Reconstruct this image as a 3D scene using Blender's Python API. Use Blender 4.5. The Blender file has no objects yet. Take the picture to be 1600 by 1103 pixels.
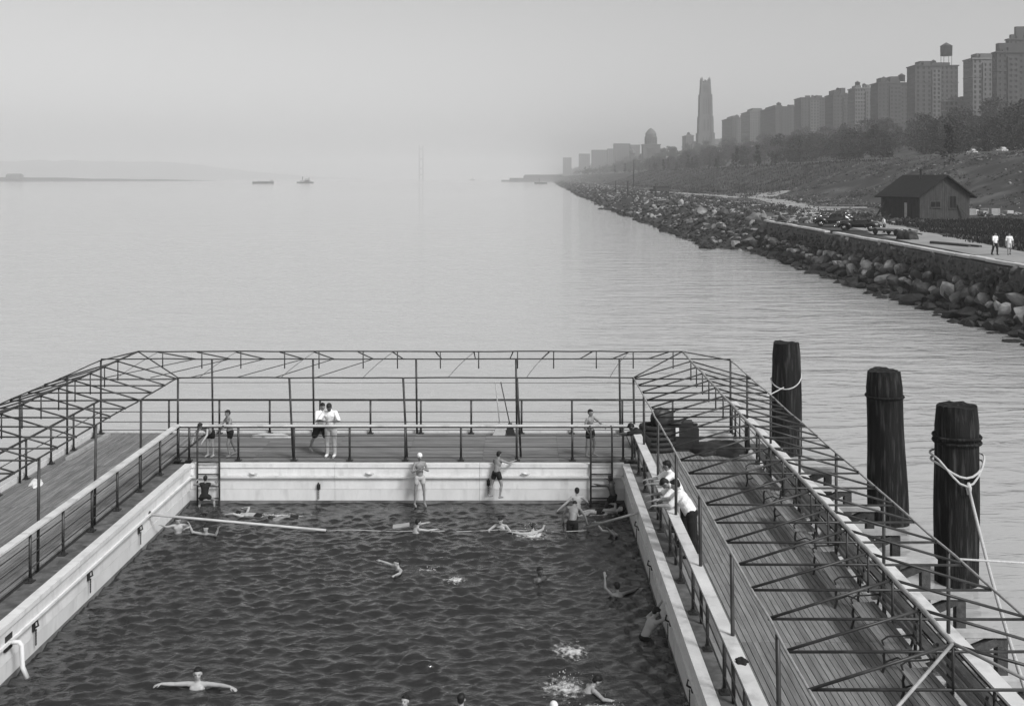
import bpy, bmesh, math, random
import numpy as np
from mathutils import Vector, Matrix, noise as mnoise

random.seed(11)
rng = np.random.default_rng(11)
R = math.radians
scene = bpy.context.scene
col = scene.collection

# ------------------------------------------------------------------ camera
CAMZ = 9.8
cam_data = bpy.data.cameras.new("camera")
cam = bpy.data.objects.new("camera", cam_data)
col.objects.link(cam)
cam.location = (0, 0, CAMZ)
cam.rotation_euler = (R(90), 0, 0)
cam_data.sensor_fit = 'HORIZONTAL'
cam_data.sensor_width = 36
FPX = 1750.0
cam_data.lens = FPX / 1600 * 36
cam_data.shift_x = -15 / 1600
cam_data.shift_y = -273 / 1600
cam_data.clip_start = 0.1
cam_data.clip_end = 40000
scene.camera = cam

# ------------------------------------------------------------------ sky, sun, exposure
SUN_EL, SUN_AZ = R(45), R(140)      # azimuth measured clockwise from the view direction (+Y)
world = bpy.data.worlds.new("World")
scene.world = world
world.use_nodes = True
wn = world.node_tree.nodes
wl = world.node_tree.links
bg = wn["Background"]
sky = wn.new("ShaderNodeTexSky")
sky.sky_type = 'NISHITA'
sky.sun_disc = False
sky.sun_elevation = SUN_EL
sky.sun_rotation = SUN_AZ
sky.air_density = 1.0
sky.dust_density = 2.0
sky.ozone_density = 1.0
bw = wn.new("ShaderNodeRGBToBW")          # black-and-white film: the sky has no hue
wl.new(sky.outputs[0], bw.inputs[0])
wl.new(bw.outputs[0], bg.inputs[0])
bg.inputs[1].default_value = 0.12

sun_data = bpy.data.lights.new("sun", 'SUN')
sun_data.energy = 2.6
sun_data.angle = R(16)
sun_data.color = (1, 1, 1)
sun = bpy.data.objects.new("sun", sun_data)
col.objects.link(sun)
sd = Vector((math.sin(SUN_AZ) * math.cos(SUN_EL), math.cos(SUN_AZ) * math.cos(SUN_EL), math.sin(SUN_EL)))
sun.rotation_euler = sd.to_track_quat('Z', 'Y').to_euler()
sun.location = (0, 0, 400)

scene.view_settings.view_transform = 'Standard'
scene.view_settings.look = 'None'
scene.view_settings.gamma = 1
scene.view_settings.exposure = 0.30
scene.view_settings.use_curve_mapping = False
scene.render.engine = 'CYCLES'
cy = scene.cycles
cy.use_denoising = True
try:
    cy.denoiser = 'OPENIMAGEDENOISE'
except Exception:
    pass
cy.max_bounces = 6
cy.diffuse_bounces = 3
cy.glossy_bounces = 3
cy.volume_bounces = 2
cy.use_adaptive_sampling = True

HAZE_DENSITY = 0.00028

# ------------------------------------------------------------------ helpers
def pt(px, py, z):
    """a point of the photograph at height z -> world position"""
    s = (py - 278) / (CAMZ - z)
    return Vector(((px - 815) / s, FPX / s, z))

def tag(o, label=None, cat=None, group=None, kind=None):
    if label: o["label"] = label
    if cat: o["category"] = cat
    if group: o["group"] = group
    if kind: o["kind"] = kind
    return o

def empty(name, loc=(0, 0, 0), rz=0.0):
    o = bpy.data.objects.new(name, None)
    o.empty_display_size = 0.2
    o.location = loc
    o.rotation_euler = (0, 0, rz)
    col.objects.link(o)
    return o

def link_mesh(name, me, parent=None, loc=(0, 0, 0), rot=(0, 0, 0), scale=(1, 1, 1)):
    o = bpy.data.objects.new(name, me)
    o.location = loc
    o.rotation_euler = rot
    o.scale = scale
    o.parent = parent
    col.objects.link(o)
    return o

def kids(o):
    return [c for c in bpy.data.objects if c.parent == o]

def copy_tree(o, parent=None, cmap=None):
    c = o.copy()
    col.objects.link(c)
    c.parent = parent
    for ch in o.children:
        copy_tree(ch, c)
    return c

class MB:
    def __init__(self):
        self.v = []
        self.f = []
        self.m = []

    def add(self, verts, faces, mi=0):
        b = len(self.v)
        self.v.extend([tuple(p) for p in verts])
        self.f.extend([tuple(i + b for i in f) for f in faces])
        self.m.extend([mi] * len(faces))

    def box(self, c, s, rot=None, mi=0):
        hx, hy, hz = s[0] / 2, s[1] / 2, s[2] / 2
        vs = [Vector((x, y, z)) for x in (-hx, hx) for y in (-hy, hy) for z in (-hz, hz)]
        if rot is not None:
            vs = [rot @ p for p in vs]
        c = Vector(c)
        self.add([p + c for p in vs], [(0, 1, 3, 2), (4, 6, 7, 5), (0, 4, 5, 1), (2, 3, 7, 6), (0, 2, 6, 4), (1, 5, 7, 3)], mi)

    def box2(self, a, b, mi=0):
        self.box(((a[0] + b[0]) / 2, (a[1] + b[1]) / 2, (a[2] + b[2]) / 2), (abs(b[0] - a[0]), abs(b[1] - a[1]), abs(b[2] - a[2])), None, mi)

    def bar(self, p0, p1, w, h, mi=0):
        p0, p1 = Vector(p0), Vector(p1)
        d = p1 - p0
        q = d.to_track_quat('Y', 'Z').to_matrix()
        self.box((p0 + p1) / 2, (w, d.length, h), q, mi)

    def tube(self, pts, r, n=8, cap=True, mi=0):
        pts = [Vector(p) for p in pts]
        rs = r if isinstance(r, (list, tuple)) else [r] * len(pts)
        b = len(self.v)
        prev = None
        for i, p in enumerate(pts):
            if i == 0: d = pts[1] - pts[0]
            elif i == len(pts) - 1: d = pts[-1] - pts[-2]
            else: d = (pts[i + 1] - pts[i]).normalized() + (pts[i] - pts[i - 1]).normalized()
            d.normalize()
            if prev is None:
                u = d.orthogonal().normalized()
            else:
                u = (prev - d * prev.dot(d))
                u = u.normalized() if u.length > 1e-6 else d.orthogonal().normalized()
            prev = u
            w = d.cross(u)
            for k in range(n):
                a = 2 * math.pi * k / n
                self.v.append(tuple(p + (u * math.cos(a) + w * math.sin(a)) * rs[i]))
        for i in range(len(pts) - 1):
            for k in range(n):
                k2 = (k + 1) % n
                self.f.append((b + i * n + k, b + i * n + k2, b + (i + 1) * n + k2, b + (i + 1) * n + k))
                self.m.append(mi)
        if cap:
            self.f.append(tuple(b + k for k in reversed(range(n))))
            self.f.append(tuple(b + (len(pts) - 1) * n + k for k in range(n)))
            self.m.extend([mi, mi])

    def lathe(self, prof, n=16, c=(0, 0, 0), mi=0, cap=True):
        b = len(self.v)
        for r, z in prof:
            for k in range(n):
                a = 2 * math.pi * k / n
                self.v.append((c[0] + r * math.cos(a), c[1] + r * math.sin(a), c[2] + z))
        for i in range(len(prof) - 1):
            for k in range(n):
                k2 = (k + 1) % n
                self.f.append((b + i * n + k, b + i * n + k2, b + (i + 1) * n + k2, b + (i + 1) * n + k))
                self.m.append(mi)
        if cap:
            self.f.append(tuple(b + k for k in reversed(range(n))))
            self.f.append(tuple(b + (len(prof) - 1) * n + k for k in range(n)))
            self.m.extend([mi, mi])

    def mesh(self, name, mats, smooth=False):
        me = bpy.data.meshes.new(name)
        me.from_pydata(self.v, [], self.f)
        mats = mats if isinstance(mats, (list, tuple)) else [mats]
        for m in mats:
            me.materials.append(m)
        if len(mats) > 1:
            me.polygons.foreach_set("material_index", self.m)
        if smooth:
            me.polygons.foreach_set("use_smooth", [True] * len(me.polygons))
        me.update()
        return me

    def build(self, name, mats, parent=None, smooth=False, loc=(0, 0, 0), rot=(0, 0, 0)):
        return link_mesh(name, self.mesh(name, mats, smooth), parent, loc, rot)

def tube_obj(name, pts, r, mat, parent=None, n=8):
    m = MB()
    m.tube(pts, r, n)
    return m.build(name, mat, parent, smooth=True)

# ------------------------------------------------------------------ materials (black-and-white: greys only)
def surf(name, v, rough=0.7, var=0.25, scale=6.0, stretch=(1, 1, 1), bump=0.0, bscale=None, rand=0.0, metal=0.0, spec=0.3, detail=6.0, stain=None, pos=False):
    m = bpy.data.materials.new(name)
    m.use_nodes = True
    n, l = m.node_tree.nodes, m.node_tree.links
    p = n["Principled BSDF"]
    p.inputs["Roughness"].default_value = rough
    p.inputs["Metallic"].default_value = metal
    p.inputs["Specular IOR Level"].default_value = spec
    if pos:
        co = n.new("ShaderNodeNewGeometry").outputs["Position"]
    else:
        co = n.new("ShaderNodeTexCoord").outputs["Object"]
    mp = n.new("ShaderNodeMapping")
    mp.inputs["Scale"].default_value = stretch
    l.new(co, mp.inputs[0])
    info = n.new("ShaderNodeObjectInfo")
    off = n.new("ShaderNodeVectorMath")
    off.operation = 'SCALE'
    off.inputs[0].default_value = (37.0, 17.0, 29.0)
    l.new(info.outputs["Random"], off.inputs["Scale"])
    add = n.new("ShaderNodeVectorMath")
    l.new(mp.outputs[0], add.inputs[0])
    l.new(off.outputs[0], add.inputs[1])
    nz = n.new("ShaderNodeTexNoise")
    nz.inputs["Scale"].default_value = scale
    nz.inputs["Detail"].default_value = detail
    nz.inputs["Roughness"].default_value = 0.6
    l.new(add.outputs[0], nz.inputs["Vector"])
    mr = n.new("ShaderNodeMapRange")
    mr.inputs["From Min"].default_value = 0.28
    mr.inputs["From Max"].default_value = 0.72
    mr.inputs["To Min"].default_value = v * (1 - var)
    mr.inputs["To Max"].default_value = v * (1 + var)
    l.new(nz.outputs["Fac"], mr.inputs[0])
    out = mr.outputs[0]
    if rand:
        mr2 = n.new("ShaderNodeMapRange")
        mr2.inputs["To Min"].default_value = 1 - rand
        mr2.inputs["To Max"].default_value = 1 + rand
        l.new(info.outputs["Random"], mr2.inputs[0])
        mu = n.new("ShaderNodeMath")
        mu.operation = 'MULTIPLY'
        l.new(out, mu.inputs[0])
        l.new(mr2.outputs[0], mu.inputs[1])
        out = mu.outputs[0]
    if stain:                               # (value, scale, amount): dirt and wear with a shape of its own
        nz2 = n.new("ShaderNodeTexNoise")
        nz2.inputs["Scale"].default_value = stain[1]
        nz2.inputs["Detail"].default_value = 8
        l.new(add.outputs[0], nz2.inputs["Vector"])
        st = n.new("ShaderNodeMapRange")
        st.inputs["From Min"].default_value = 0.52
        st.inputs["From Max"].default_value = 0.70
        st.inputs["To Max"].default_value = stain[2]
        l.new(nz2.outputs["Fac"], st.inputs[0])
        mx = n.new("ShaderNodeMix")
        l.new(st.outputs[0], mx.inputs[0])
        l.new(out, mx.inputs[2])
        mx.inputs[3].default_value = stain[0]
        out = mx.outputs[0]
    l.new(out, p.inputs["Base Color"])
    if bump:
        nb = n.new("ShaderNodeTexNoise")
        nb.inputs["Scale"].default_value = bscale or scale * 3
        nb.inputs["Detail"].default_value = 5
        l.new(add.outputs[0], nb.inputs["Vector"])
        bp = n.new("ShaderNodeBump")
        bp.inputs["Strength"].default_value = bump
        bp.inputs["Distance"].default_value = 0.05
        l.new(nb.outputs["Fac"], bp.inputs["Height"])
        l.new(bp.outputs[0], p.inputs["Normal"])
    return m

def water_mat(name, v, rough, layers, spec=0.5, ior=1.33):
    m = bpy.data.materials.new(name)
    m.use_nodes = True
    n, l = m.node_tree.nodes, m.node_tree.links
    p = n["Principled BSDF"]
    p.inputs["Base Color"].default_value = (v, v, v, 1)
    p.inputs["Roughness"].default_value = rough
    p.inputs["IOR"].default_value = ior
    p.inputs["Specular IOR Level"].default_value = spec
    co = n.new("ShaderNodeNewGeometry").outputs["Position"]
    prev = None
    for (st, sc, strength, dist) in layers:
        mp = n.new("ShaderNodeMapping")
        mp.inputs["Scale"].default_value = st
        mp.inputs["Rotation"].default_value = (0, 0, R(random.uniform(-12, 12)))
        l.new(co, mp.inputs[0])
        nz = n.new("ShaderNodeTexNoise")
        nz.inputs["Scale"].default_value = sc
        nz.inputs["Detail"].default_value = 4
        nz.inputs["Distortion"].default_value = 0.6
        l.new(mp.outputs[0], nz.inputs["Vector"])
        b = n.new("ShaderNodeBump")
        b.inputs["Strength"].default_value = strength
        b.inputs["Distance"].default_value = dist
        l.new(nz.outputs["Fac"], b.inputs["Height"])
        if prev is not None:
            l.new(prev.outputs[0], b.inputs["Normal"])
        prev = b
    l.new(prev.outputs[0], p.inputs["Normal"])
    return m

M = {}
M['river'] = water_mat("river_water", 0.42, 0.06, [((0.35, 1, 1), 0.35, 0.35, 0.5), ((0.4, 1, 1), 1.4, 0.60, 0.16)], 1.0, 1.6)
M['pool'] = water_mat("pool_water", 0.010, 0.03, [((0.55, 1, 1), 3.4, 0.35, 0.08), ((0.6, 1, 1), 10.0, 0.45, 0.04)], 1.0, 1.6)
M['pipe'] = surf("dark_painted_pipe", 0.026, 0.45, 0.45, 3, spec=0.4, stain=(.10, 2.5, .5))
M['pipe_pale'] = surf("weathered_pipe", 0.30, 0.5, 0.35, 4)
M['plank'] = surf("weathered_deck_plank", 0.20, 0.8, 0.28, 2.5, (6, 0.6, 3), 0.25, 8, rand=0.22, stain=(0.09, 1.3, 0.6))
M['plank_x'] = surf("weathered_deck_plank_across", 0.185, 0.8, 0.28, 2.5, (0.6, 6, 3), 0.25, 8, rand=0.22, stain=(0.09, 1.3, 0.6))
M['under'] = surf("dark_deck_underside", 0.03, 0.9, 0.3, 2)
M['white'] = surf("white_painted_timber", 0.68, 0.55, 0.12, 1.2, (1.6, 1.6, 0.5), 0.15, 9, stain=(0.34, 2.4, 0.45), rand=0.08)
M['tide'] = surf("weedy_tide_mark", 0.16, 0.6, 0.5, 2, stain=(.04, 1.5, .8))
M['rail_top'] = surf("pale_painted_rail_board", 0.60, 0.6, 0.14, 1.6, stain=(0.25, 2.5, 0.5))
M['ledge'] = surf("dark_worn_ledge", 0.09, 0.8, 0.5, 3, stain=(0.2, 4, 0.5))
M['iron'] = surf("black_iron", 0.025, 0.5, 0.3, 8)
M['bench'] = surf("bench_slat_wood", 0.17, 0.7, 0.3, 3, (5, 0.7, 3), rand=0.2)
M['pile'] = surf("tarred_pile_timber", 0.010, 0.8, 0.6, 1.6, (5, 5, 0.5), 0.6, 7, stain=(0.085, 2.2, 0.55), spec=0.15)
M['rope'] = surf("pale_rope", 0.45, 0.9, 0.2, 20)
M['timber'] = surf("pale_sawn_timber", 0.40, 0.8, 0.25, 3, rand=0.2)
M['darkwood'] = surf("dark_old_timber", 0.06, 0.85, 0.4, 3, (4, 1, 4), 0.3, rand=0.2)
M['tarp'] = surf("dark_tarpaulin", 0.022, 0.6, 0.4, 4, bump=0.4)
M['cloth'] = surf("white_cloth", 0.70, 0.9, 0.1, 5)
M['skin_l'] = surf("light_skin", 0.36, 0.5, 0.10, 6)
M['skin_m'] = surf("tanned_skin", 0.22, 0.5, 0.12, 6)
M['skin_d'] = surf("dark_skin", 0.07, 0.45, 0.15, 6)
M['hair'] = surf("dark_hair", 0.012, 0.6, 0.4, 20)
M['shirt'] = surf("white_shirt_cotton", 0.80, 0.9, 0.07, 7, bump=0.3)
M['dark_cloth'] = surf("dark_wool_cloth", 0.015, 0.9, 0.3, 8)
M['grey_cloth'] = surf("light_grey_trousers", 0.42, 0.9, 0.15, 8)
M['cap'] = surf("white_rubber_cap", 0.78, 0.5, 0.05, 8)
M['foam'] = surf("white_foam", 0.75, 0.9, 0.2, 9)
def foam_film():
    m = bpy.data.materials.new("foam_film"); m.use_nodes = True
    n, l = m.node_tree.nodes, m.node_tree.links
    p = n["Principled BSDF"]; p.inputs["Base Color"].default_value = (.72, .72, .72, 1); p.inputs["Roughness"].default_value = .8
    co = n.new("ShaderNodeTexCoord")
    ln = n.new("ShaderNodeVectorMath"); ln.operation = 'LENGTH'; l.new(co.outputs["Object"], ln.inputs[0])
    nz = n.new("ShaderNodeTexNoise"); nz.inputs["Scale"].default_value = 5.5; nz.inputs["Detail"].default_value = 9; nz.inputs["Roughness"].default_value = .72
    l.new(co.outputs["Object"], nz.inputs["Vector"])
    fa = n.new("ShaderNodeMapRange"); fa.inputs["From Min"].default_value = 0; fa.inputs["From Max"].default_value = 1
    fa.inputs["To Min"].default_value = .10; fa.inputs["To Max"].default_value = -.30; l.new(ln.outputs["Value"], fa.inputs[0])
    ad = n.new("ShaderNodeMath"); l.new(nz.outputs["Fac"], ad.inputs[0]); l.new(fa.outputs[0], ad.inputs[1])
    al = n.new("ShaderNodeMapRange"); al.inputs["From Min"].default_value = .42; al.inputs["From Max"].default_value = .64; al.inputs["To Max"].default_value = .9
    l.new(ad.outputs[0], al.inputs[0]); l.new(al.outputs[0], p.inputs["Alpha"])
    return m
M['foam_film'] = foam_film()
M['soil'] = surf("soil_and_grass_ground", 0.040, 0.95, 0.45, 0.12, bump=0.8, bscale=0.8, stain=(0.12, 0.12, 0.7), pos=True, detail=9)
M['path'] = surf("pale_dirt_path", 0.27, 0.95, 0.2, 0.5, bump=0.3, stain=(0.2, 0.3, 0.5), pos=True)
M['road'] = surf("pale_concrete_road", 0.34, 0.9, 0.12, 0.2, pos=True)
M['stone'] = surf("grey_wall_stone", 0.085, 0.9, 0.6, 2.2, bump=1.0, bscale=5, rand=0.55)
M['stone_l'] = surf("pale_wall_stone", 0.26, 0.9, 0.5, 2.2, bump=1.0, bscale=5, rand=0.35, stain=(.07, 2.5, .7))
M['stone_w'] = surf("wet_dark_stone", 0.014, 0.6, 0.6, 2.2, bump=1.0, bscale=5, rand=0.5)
M['coping'] = surf("pale_stone_coping", 0.48, 0.85, 0.2, 1, rand=0.1)
M['grass'] = surf("dark_grass", 0.022, 0.9, 0.4, 1, rand=0.2)
M['leaf'] = surf("dark_foliage", 0.022, 0.85, 0.5, 0.35, rand=0.35)
M['bark'] = surf("dark_bark", 0.04, 0.9, 0.3, 4)
M['brick_d'] = surf("dark_brick_facade", 0.055, 0.9, 0.15, 0.08, rand=0.12)
M['brick_l'] = surf("pale_brick_facade", 0.11, 0.9, 0.15, 0.08, rand=0.12)
M['trim'] = surf("pale_stone_trim", 0.17, 0.9, 0.15, 0.2)
M['glass'] = surf("dark_window_glass", 0.012, 0.35, 0.2, 1, spec=0.2)
M['limestone'] = surf("grey_limestone", 0.10, 0.9, 0.15, 0.06)
M['recess_stone'] = surf("recess_shade_limestone", 0.05, 0.9, 0.1, 1)  # darker limestone tone, shade of the lancet recesses put into the colour
M['granite'] = surf("pale_granite", 0.11, 0.9, 0.12, 0.06)
M['siding'] = surf("dark_weathered_siding", 0.050, 0.85, 0.35, 2, (1, 1, 0.4), 0.3, rand=0.1)
M['roofing'] = surf("dark_tar_roofing", 0.014, 0.85, 0.35, 1.5, bump=0.4)
M['car'] = surf("black_car_enamel", 0.015, 0.18, 0.2, 2, spec=0.6)
M['car_pale'] = surf("pale_car_enamel", 0.45, 0.25, 0.1, 2, spec=0.5)
M['tyre'] = surf("rubber_tyre", 0.02, 0.8, 0.2, 5)
M['chrome'] = surf("bright_chrome", 0.6, 0.15, 0.05, 2, metal=1.0)
M['steel'] = surf("grey_bridge_steel", 0.2, 0.7, 0.1, 0.1)
M['hull'] = surf("dark_boat_hull", 0.05, 0.6, 0.2, 0.5)
M['ship'] = surf("grey_boat_deckhouse", 0.3, 0.6, 0.2, 0.5)

# ------------------------------------------------------------------ levels and plan
DECK = 1.18
XL, XR = -10.0, 3.1            # pool edges
RL, RR = -10.5, 3.4            # inner rails
OL, OR = -14.2, 7.1            # outer rails
YE, YI, YO = 33.8, 34.2, 37.8  # pool far edge, inner far rail, outer far rail
Y0 = 8.0                       # near end of what is built
EAVE, RIDGE = 3.65, 4.20
CIL, CIR, CRL, CRR, COL_, COR = -10.6, 3.45, -12.4, 5.2, -14.2, 7.05   # canopy lines
CIY, CRY, COY = 34.55, 36.2, 37.8

# ------------------------------------------------------------------ river and pool water
m = MB()
WX, WY0, WY1 = 9000, -400, 13000
m.add([(-WX, WY0, 0), (OL - 0.05, WY0, 0), (OL - 0.05, WY1, 0), (-WX, WY1, 0)], [(0, 1, 2, 3)])
m.add([(OR + 0.2, WY0, 0), (WX, WY0, 0), (WX, WY1, 0), (OR + 0.2, WY1, 0)], [(0, 1, 2, 3)])
m.add([(OL - 0.05, YO + 0.05, 0), (OR + 0.2, YO + 0.05, 0), (OR + 0.2, WY1, 0), (OL - 0.05, WY1, 0)], [(0, 1, 2, 3)])
tag(m.build("river", M['river']), kind="structure")

def pool_height(x, y, waves):
    z = np.zeros_like(x)
    patch = .75 + .45 * np.sin(.9 * x + 1.7 * np.sin(.55 * y)) * np.sin(.7 * y + 1.3 * np.sin(.8 * x + 1)) + .25 * np.sin(2.3 * x + .6 * y + 2 * np.sin(.9 * y))
    for q, (kx, ky, ph, a, sharp) in enumerate(waves):
        s = np.sin(kx * x + ky * y + ph + .9 * np.sin(.8 * ky * .2 * x + q) + .6 * np.sin(.25 * kx * y + 2 * q))
        z += a * s * (patch if q % 2 else 1.6 - patch)
    return z
WAVES = []
for i in range(80):
    lam = 0.17 * (0.70 / 0.17) ** rng.random()
    th = rng.normal(math.pi / 2, 0.75)
    k = 2 * math.pi / lam
    WAVES.append((k * math.cos(th), k * math.sin(th), rng.random() * 6.28, 0.0080 * lam, False))
for lam in (2.3, 3.1, 1.7):
    th = rng.normal(math.pi / 2, 0.5); k = 2 * math.pi / lam
    WAVES.append((k * math.cos(th), k * math.sin(th), rng.random() * 6.28, 0.010, False))
gx = np.arange(XL - 0.3, XR + 0.3, 0.060)
gy = np.arange(16.0, YE + 0.3, 0.042)
GX, GY = np.meshgrid(gx, gy)
GZ = pool_height(GX, GY, WAVES)
nx, ny = len(gx), len(gy)
me = bpy.data.meshes.new("pool_water")
verts = np.stack([GX.ravel(), GY.ravel(), GZ.ravel()], 1)
ii, jj = np.meshgrid(np.arange(nx - 1), np.arange(ny - 1))
a = (jj * nx + ii).ravel()
faces = np.stack([a, a + 1, a + nx + 1, a + nx], 1)
me.from_pydata(verts.tolist(), [], faces.tolist())
me.polygons.foreach_set("use_smooth", [True] * len(me.polygons))
me.materials.append(M['pool'])
tag(link_mesh("pool_water", me), kind="structure")

# ------------------------------------------------------------------ decks of planks
def deck(name, x0, x1, y0, y1, along, pieces):
    root = MB()
    root.box2((x0, y0, -0.6), (x1, y1, DECK - 0.045))
    d = tag(root.build(name, M['under']), kind="structure")
    w = 0.097
    gap = 0.014
    if along == 'y':
        n = int((x1 - x0) / (w + gap))
        L = (y1 - y0) / pieces
        pm = MB(); pm.box((0, 0, 0), (w, L - 0.006, 0.04))
        pme = pm.mesh("plank", M['plank'])
        for i in range(n):
            for j in range(pieces):
                off = 0.0 if i % 2 == 0 else 0.0
                o = link_mesh("plank", pme, d, (x0 + (w + gap) * (i + 0.5), y0 + L * (j + 0.5), DECK - 0.02 + random.uniform(-.003, .003)))
    else:
        n = int((y1 - y0) / (w + gap))
        L = (x1 - x0) / pieces
        pm = MB(); pm.box((0, 0, 0), (L - 0.006, w, 0.04))
        pme = pm.mesh("plank", M['plank_x'])
        for i in range(n):
            for j in range(pieces):
                link_mesh("plank", pme, d, (x0 + L * (j + 0.5), y0 + (w + gap) * (i + 0.5), DECK - 0.02 + random.uniform(-.003, .003)))
    return d
deck("deck_right", XR + 0.42, OR + 0.10, Y0, YO + 0.12, 'y', 7)
deck("deck_left", OL - 0.08, XL - 0.62, Y0, YO + 0.12, 'y', 7)
deck("deck_far", XL - 0.60, XR + 0.40, YE + 0.42, YO + 0.12, 'x', 6)

# ------------------------------------------------------------------ pool walls with coping, ledge, boards
def pool_wall(name, p0, p1, inward, ledge_w):
    """p0->p1 along the water edge, inward = unit vector towards the pool"""
    p0, p1, inward = Vector(p0), Vector(p1), Vector(inward)
    d = (p1 - p0); L = d.length; d.normalize()
    rot = Matrix((d, -inward, (0, 0, 1))).transposed()
    def b(name_, t0, t1, o0, o1, z0, z1, mat, par):
        mm = MB()
        c = p0 + d * ((t0 + t1) / 2) - inward * ((o0 + o1) / 2)
        mm.box((c.x, c.y, (z0 + z1) / 2), (t1 - t0, abs(o1 - o0), z1 - z0), rot)
        o = mm.build(name_, mat, par)
        return o
    core = b(name, 0, L, 0.06, ledge_w, -0.7, DECK - 0.05, M['under'], None)
    tag(core, kind="structure")
    b("ledge", 0, L, 0.16, ledge_w - 0.004, DECK - 0.05, DECK - 0.005, M['ledge'], core)
    n = max(2, round(L / 4.6))
    for i in range(n):
        t0, t1 = L * i / n + 0.004, L * (i + 1) / n - 0.004
        j = random.uniform(-.006, .006)
        b("coping_board", t0, t1, -0.06 + j, 0.155, DECK - 0.10, DECK + 0.012 + j, M['white'], core)
        b("fascia_board", t0, t1, -0.03 + j, 0.05, 0.84, DECK - 0.104, M['white'], core)
        b("rubbing_strip", t0, t1, -0.085 + j, 0.04, 0.775, 0.834, M['white'], core)
        b("wall_board", t0, t1, 0.0 + j, 0.055, 0.42, 0.77, M['white'], core)
        b("wall_board", t0, t1, -0.004 - j, 0.055, 0.085, 0.412, M['white'], core)
        b("tide_board", t0, t1, -0.008 - j, 0.055, -0.5, 0.08, M['tide'], core)
    return core
wl_left = pool_wall("pool_wall_left", (XL, Y0, 0), (XL, YE, 0), (1, 0, 0), 0.6)
wl_far = pool_wall("pool_wall_far", (XL, YE, 0), (XR, YE, 0), (0, -1, 0), 0.4)
wl_right = pool_wall("pool_wall_right", (XR, YE, 0), (XR, Y0, 0), (-1, 0, 0), 0.4)

# cleats, chains and downpipe fixed to the walls
def cleat(parent, x, y, nx_, ny_, z=0.62):
    mm = MB()
    t = Vector((-ny_, nx_, 0)); nn = Vector((nx_, ny_, 0)); c = Vector((x, y, z))
    mm.box(c + nn * 0.02, (0.10 if nx_ == 0 else 0.04, 0.10 if ny_ == 0 else 0.04, 0.16))
    mm.tube([c + nn * .03 + Vector((0, 0, .1)), c + nn * .1 + Vector((0, 0, .14)), c + nn * .12 + Vector((0, 0, .04)), c + nn * .05], 0.02, 6)
    for k in range(6):
        q = c + nn * .07 + Vector((0, 0, -0.04 - k * 0.055))
        mm.tube([q + t * .02, q + Vector((0, 0, -.03)) + t * .02, q + Vector((0, 0, -.05)), q - t * .02 + Vector((0, 0, -.03)), q - t * .02, q + t * .02], 0.009, 5)
    return mm.build("chain_hook", M['iron'], parent)
for yy in (29.2, 25.8, 22.9, 20.0):
    cleat(wl_left, XL, yy, 1, 0, 0.62)
cleat(wl_far, -6.12, YE, 0, -1, 0.5)
cleat(wl_far, -1.0, YE, 0, -1, 0.62)
for yy in (29.5, 26.5, 23.2, 20.2, 18.0):
    cleat(wl_right, XR, yy, -1, 0, 0.62)
mm = MB()
mm.tube([(XL + 0.02, 21.75, .80), (XL + .24, 21.75, .80), (XL + .29, 21.75, .74), (XL + .31, 21.75, .32), (XL + .40, 21.75, .10)], 0.045, 10)
mm.build("drain_pipe", M['white'], wl_left, smooth=True)
mm = MB(); mm.box((XL + 0.02, 21.75, .8), (.05, .3, .3)); mm.build("pipe_flange", M['iron'], wl_left)
for xx in (-8.2, -4.7, 0.0):
    mm = MB()
    mm.tube([(xx, YE - .10, .92), (xx + .12, YE - .16, .92), (xx + .24, YE - .10, .92), (xx + .12, YE - .07, .92), (xx, YE - .10, .92)], .022, 6)
    mm.build("mooring_ring", M['white'], wl_far, smooth=True)

# ------------------------------------------------------------------ railings
def railing(name, label, p0, p1, post_at, top, heights, board=None, post_r=0.034, group="railings of the floating bath", skip_top=False):
    p0, p1 = Vector((p0[0], p0[1], 0)), Vector((p1[0], p1[1], 0))
    d = p1 - p0; L = d.length; d.normalize()
    root = empty(name, (p0.x, p0.y, DECK), math.atan2(d.y, d.x))
    tag(root, label, "railing", group)
    H = top - DECK
    pm = MB(); pm.tube([(0, 0, 0), (0, 0, H - 0.02)], post_r, 8)
    pme = pm.mesh("post", M['pipe'], True)
    fm = MB(); fm.box((0, 0, 0.012), (0.2, 0.16, 0.024)); fm.tube([(0, 0, .02), (0, 0, .09)], post_r * 1.5, 8)
    fme = fm.mesh("base_flange", M['iron'])
    for t in post_at:
        o = link_mesh("post", pme, root, (t, 0, 0))
        link_mesh("base_flange", fme, o)
    if board:
        mm = MB(); mm.tube([(0, 0, H - 0.045), (L, 0, H - 0.045)], 0.032, 8); mm.build("top_pipe", M['pipe'], root, True)
        n = max(1, round(L / 5))
        for i in range(n):
            mm = MB(); mm.box((L * (i + .5) / n, 0, H), (L / n - 0.006, board, 0.045)); mm.build("top_board", M['rail_top'], root)
    else:
        mm = MB(); mm.tube([(0, 0, H), (L, 0, H)], 0.036, 8); mm.build("top_rail", M['pipe'], root, True)
    for h in heights:
        mm = MB(); mm.tube([(0, 0, h), (L, 0, h)], 0.014, 6); mm.build("mid_rail", M['pipe'], root, True)
    return root
def span(L, step, first=0.0):
    n = int((L - first) / step)
    return [first + i * step for i in range(n + 1)]
railing("inner_railing", "railing with pale board top along the pool's side beside the empty plank deck", (RL, Y0), (RL, YI), span(YI - Y0, 1.72, 0.45), 2.27, (0.28, 0.55, 0.82), board=0.19)
railing("inner_railing", "railing with pale board top where two men in white shirts lean", (RR, Y0), (RR, YI), span(YI - Y0, 1.72, 0.45), 2.27, (0.28, 0.55, 0.82), board=0.23)
Lf = RR - RL
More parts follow.
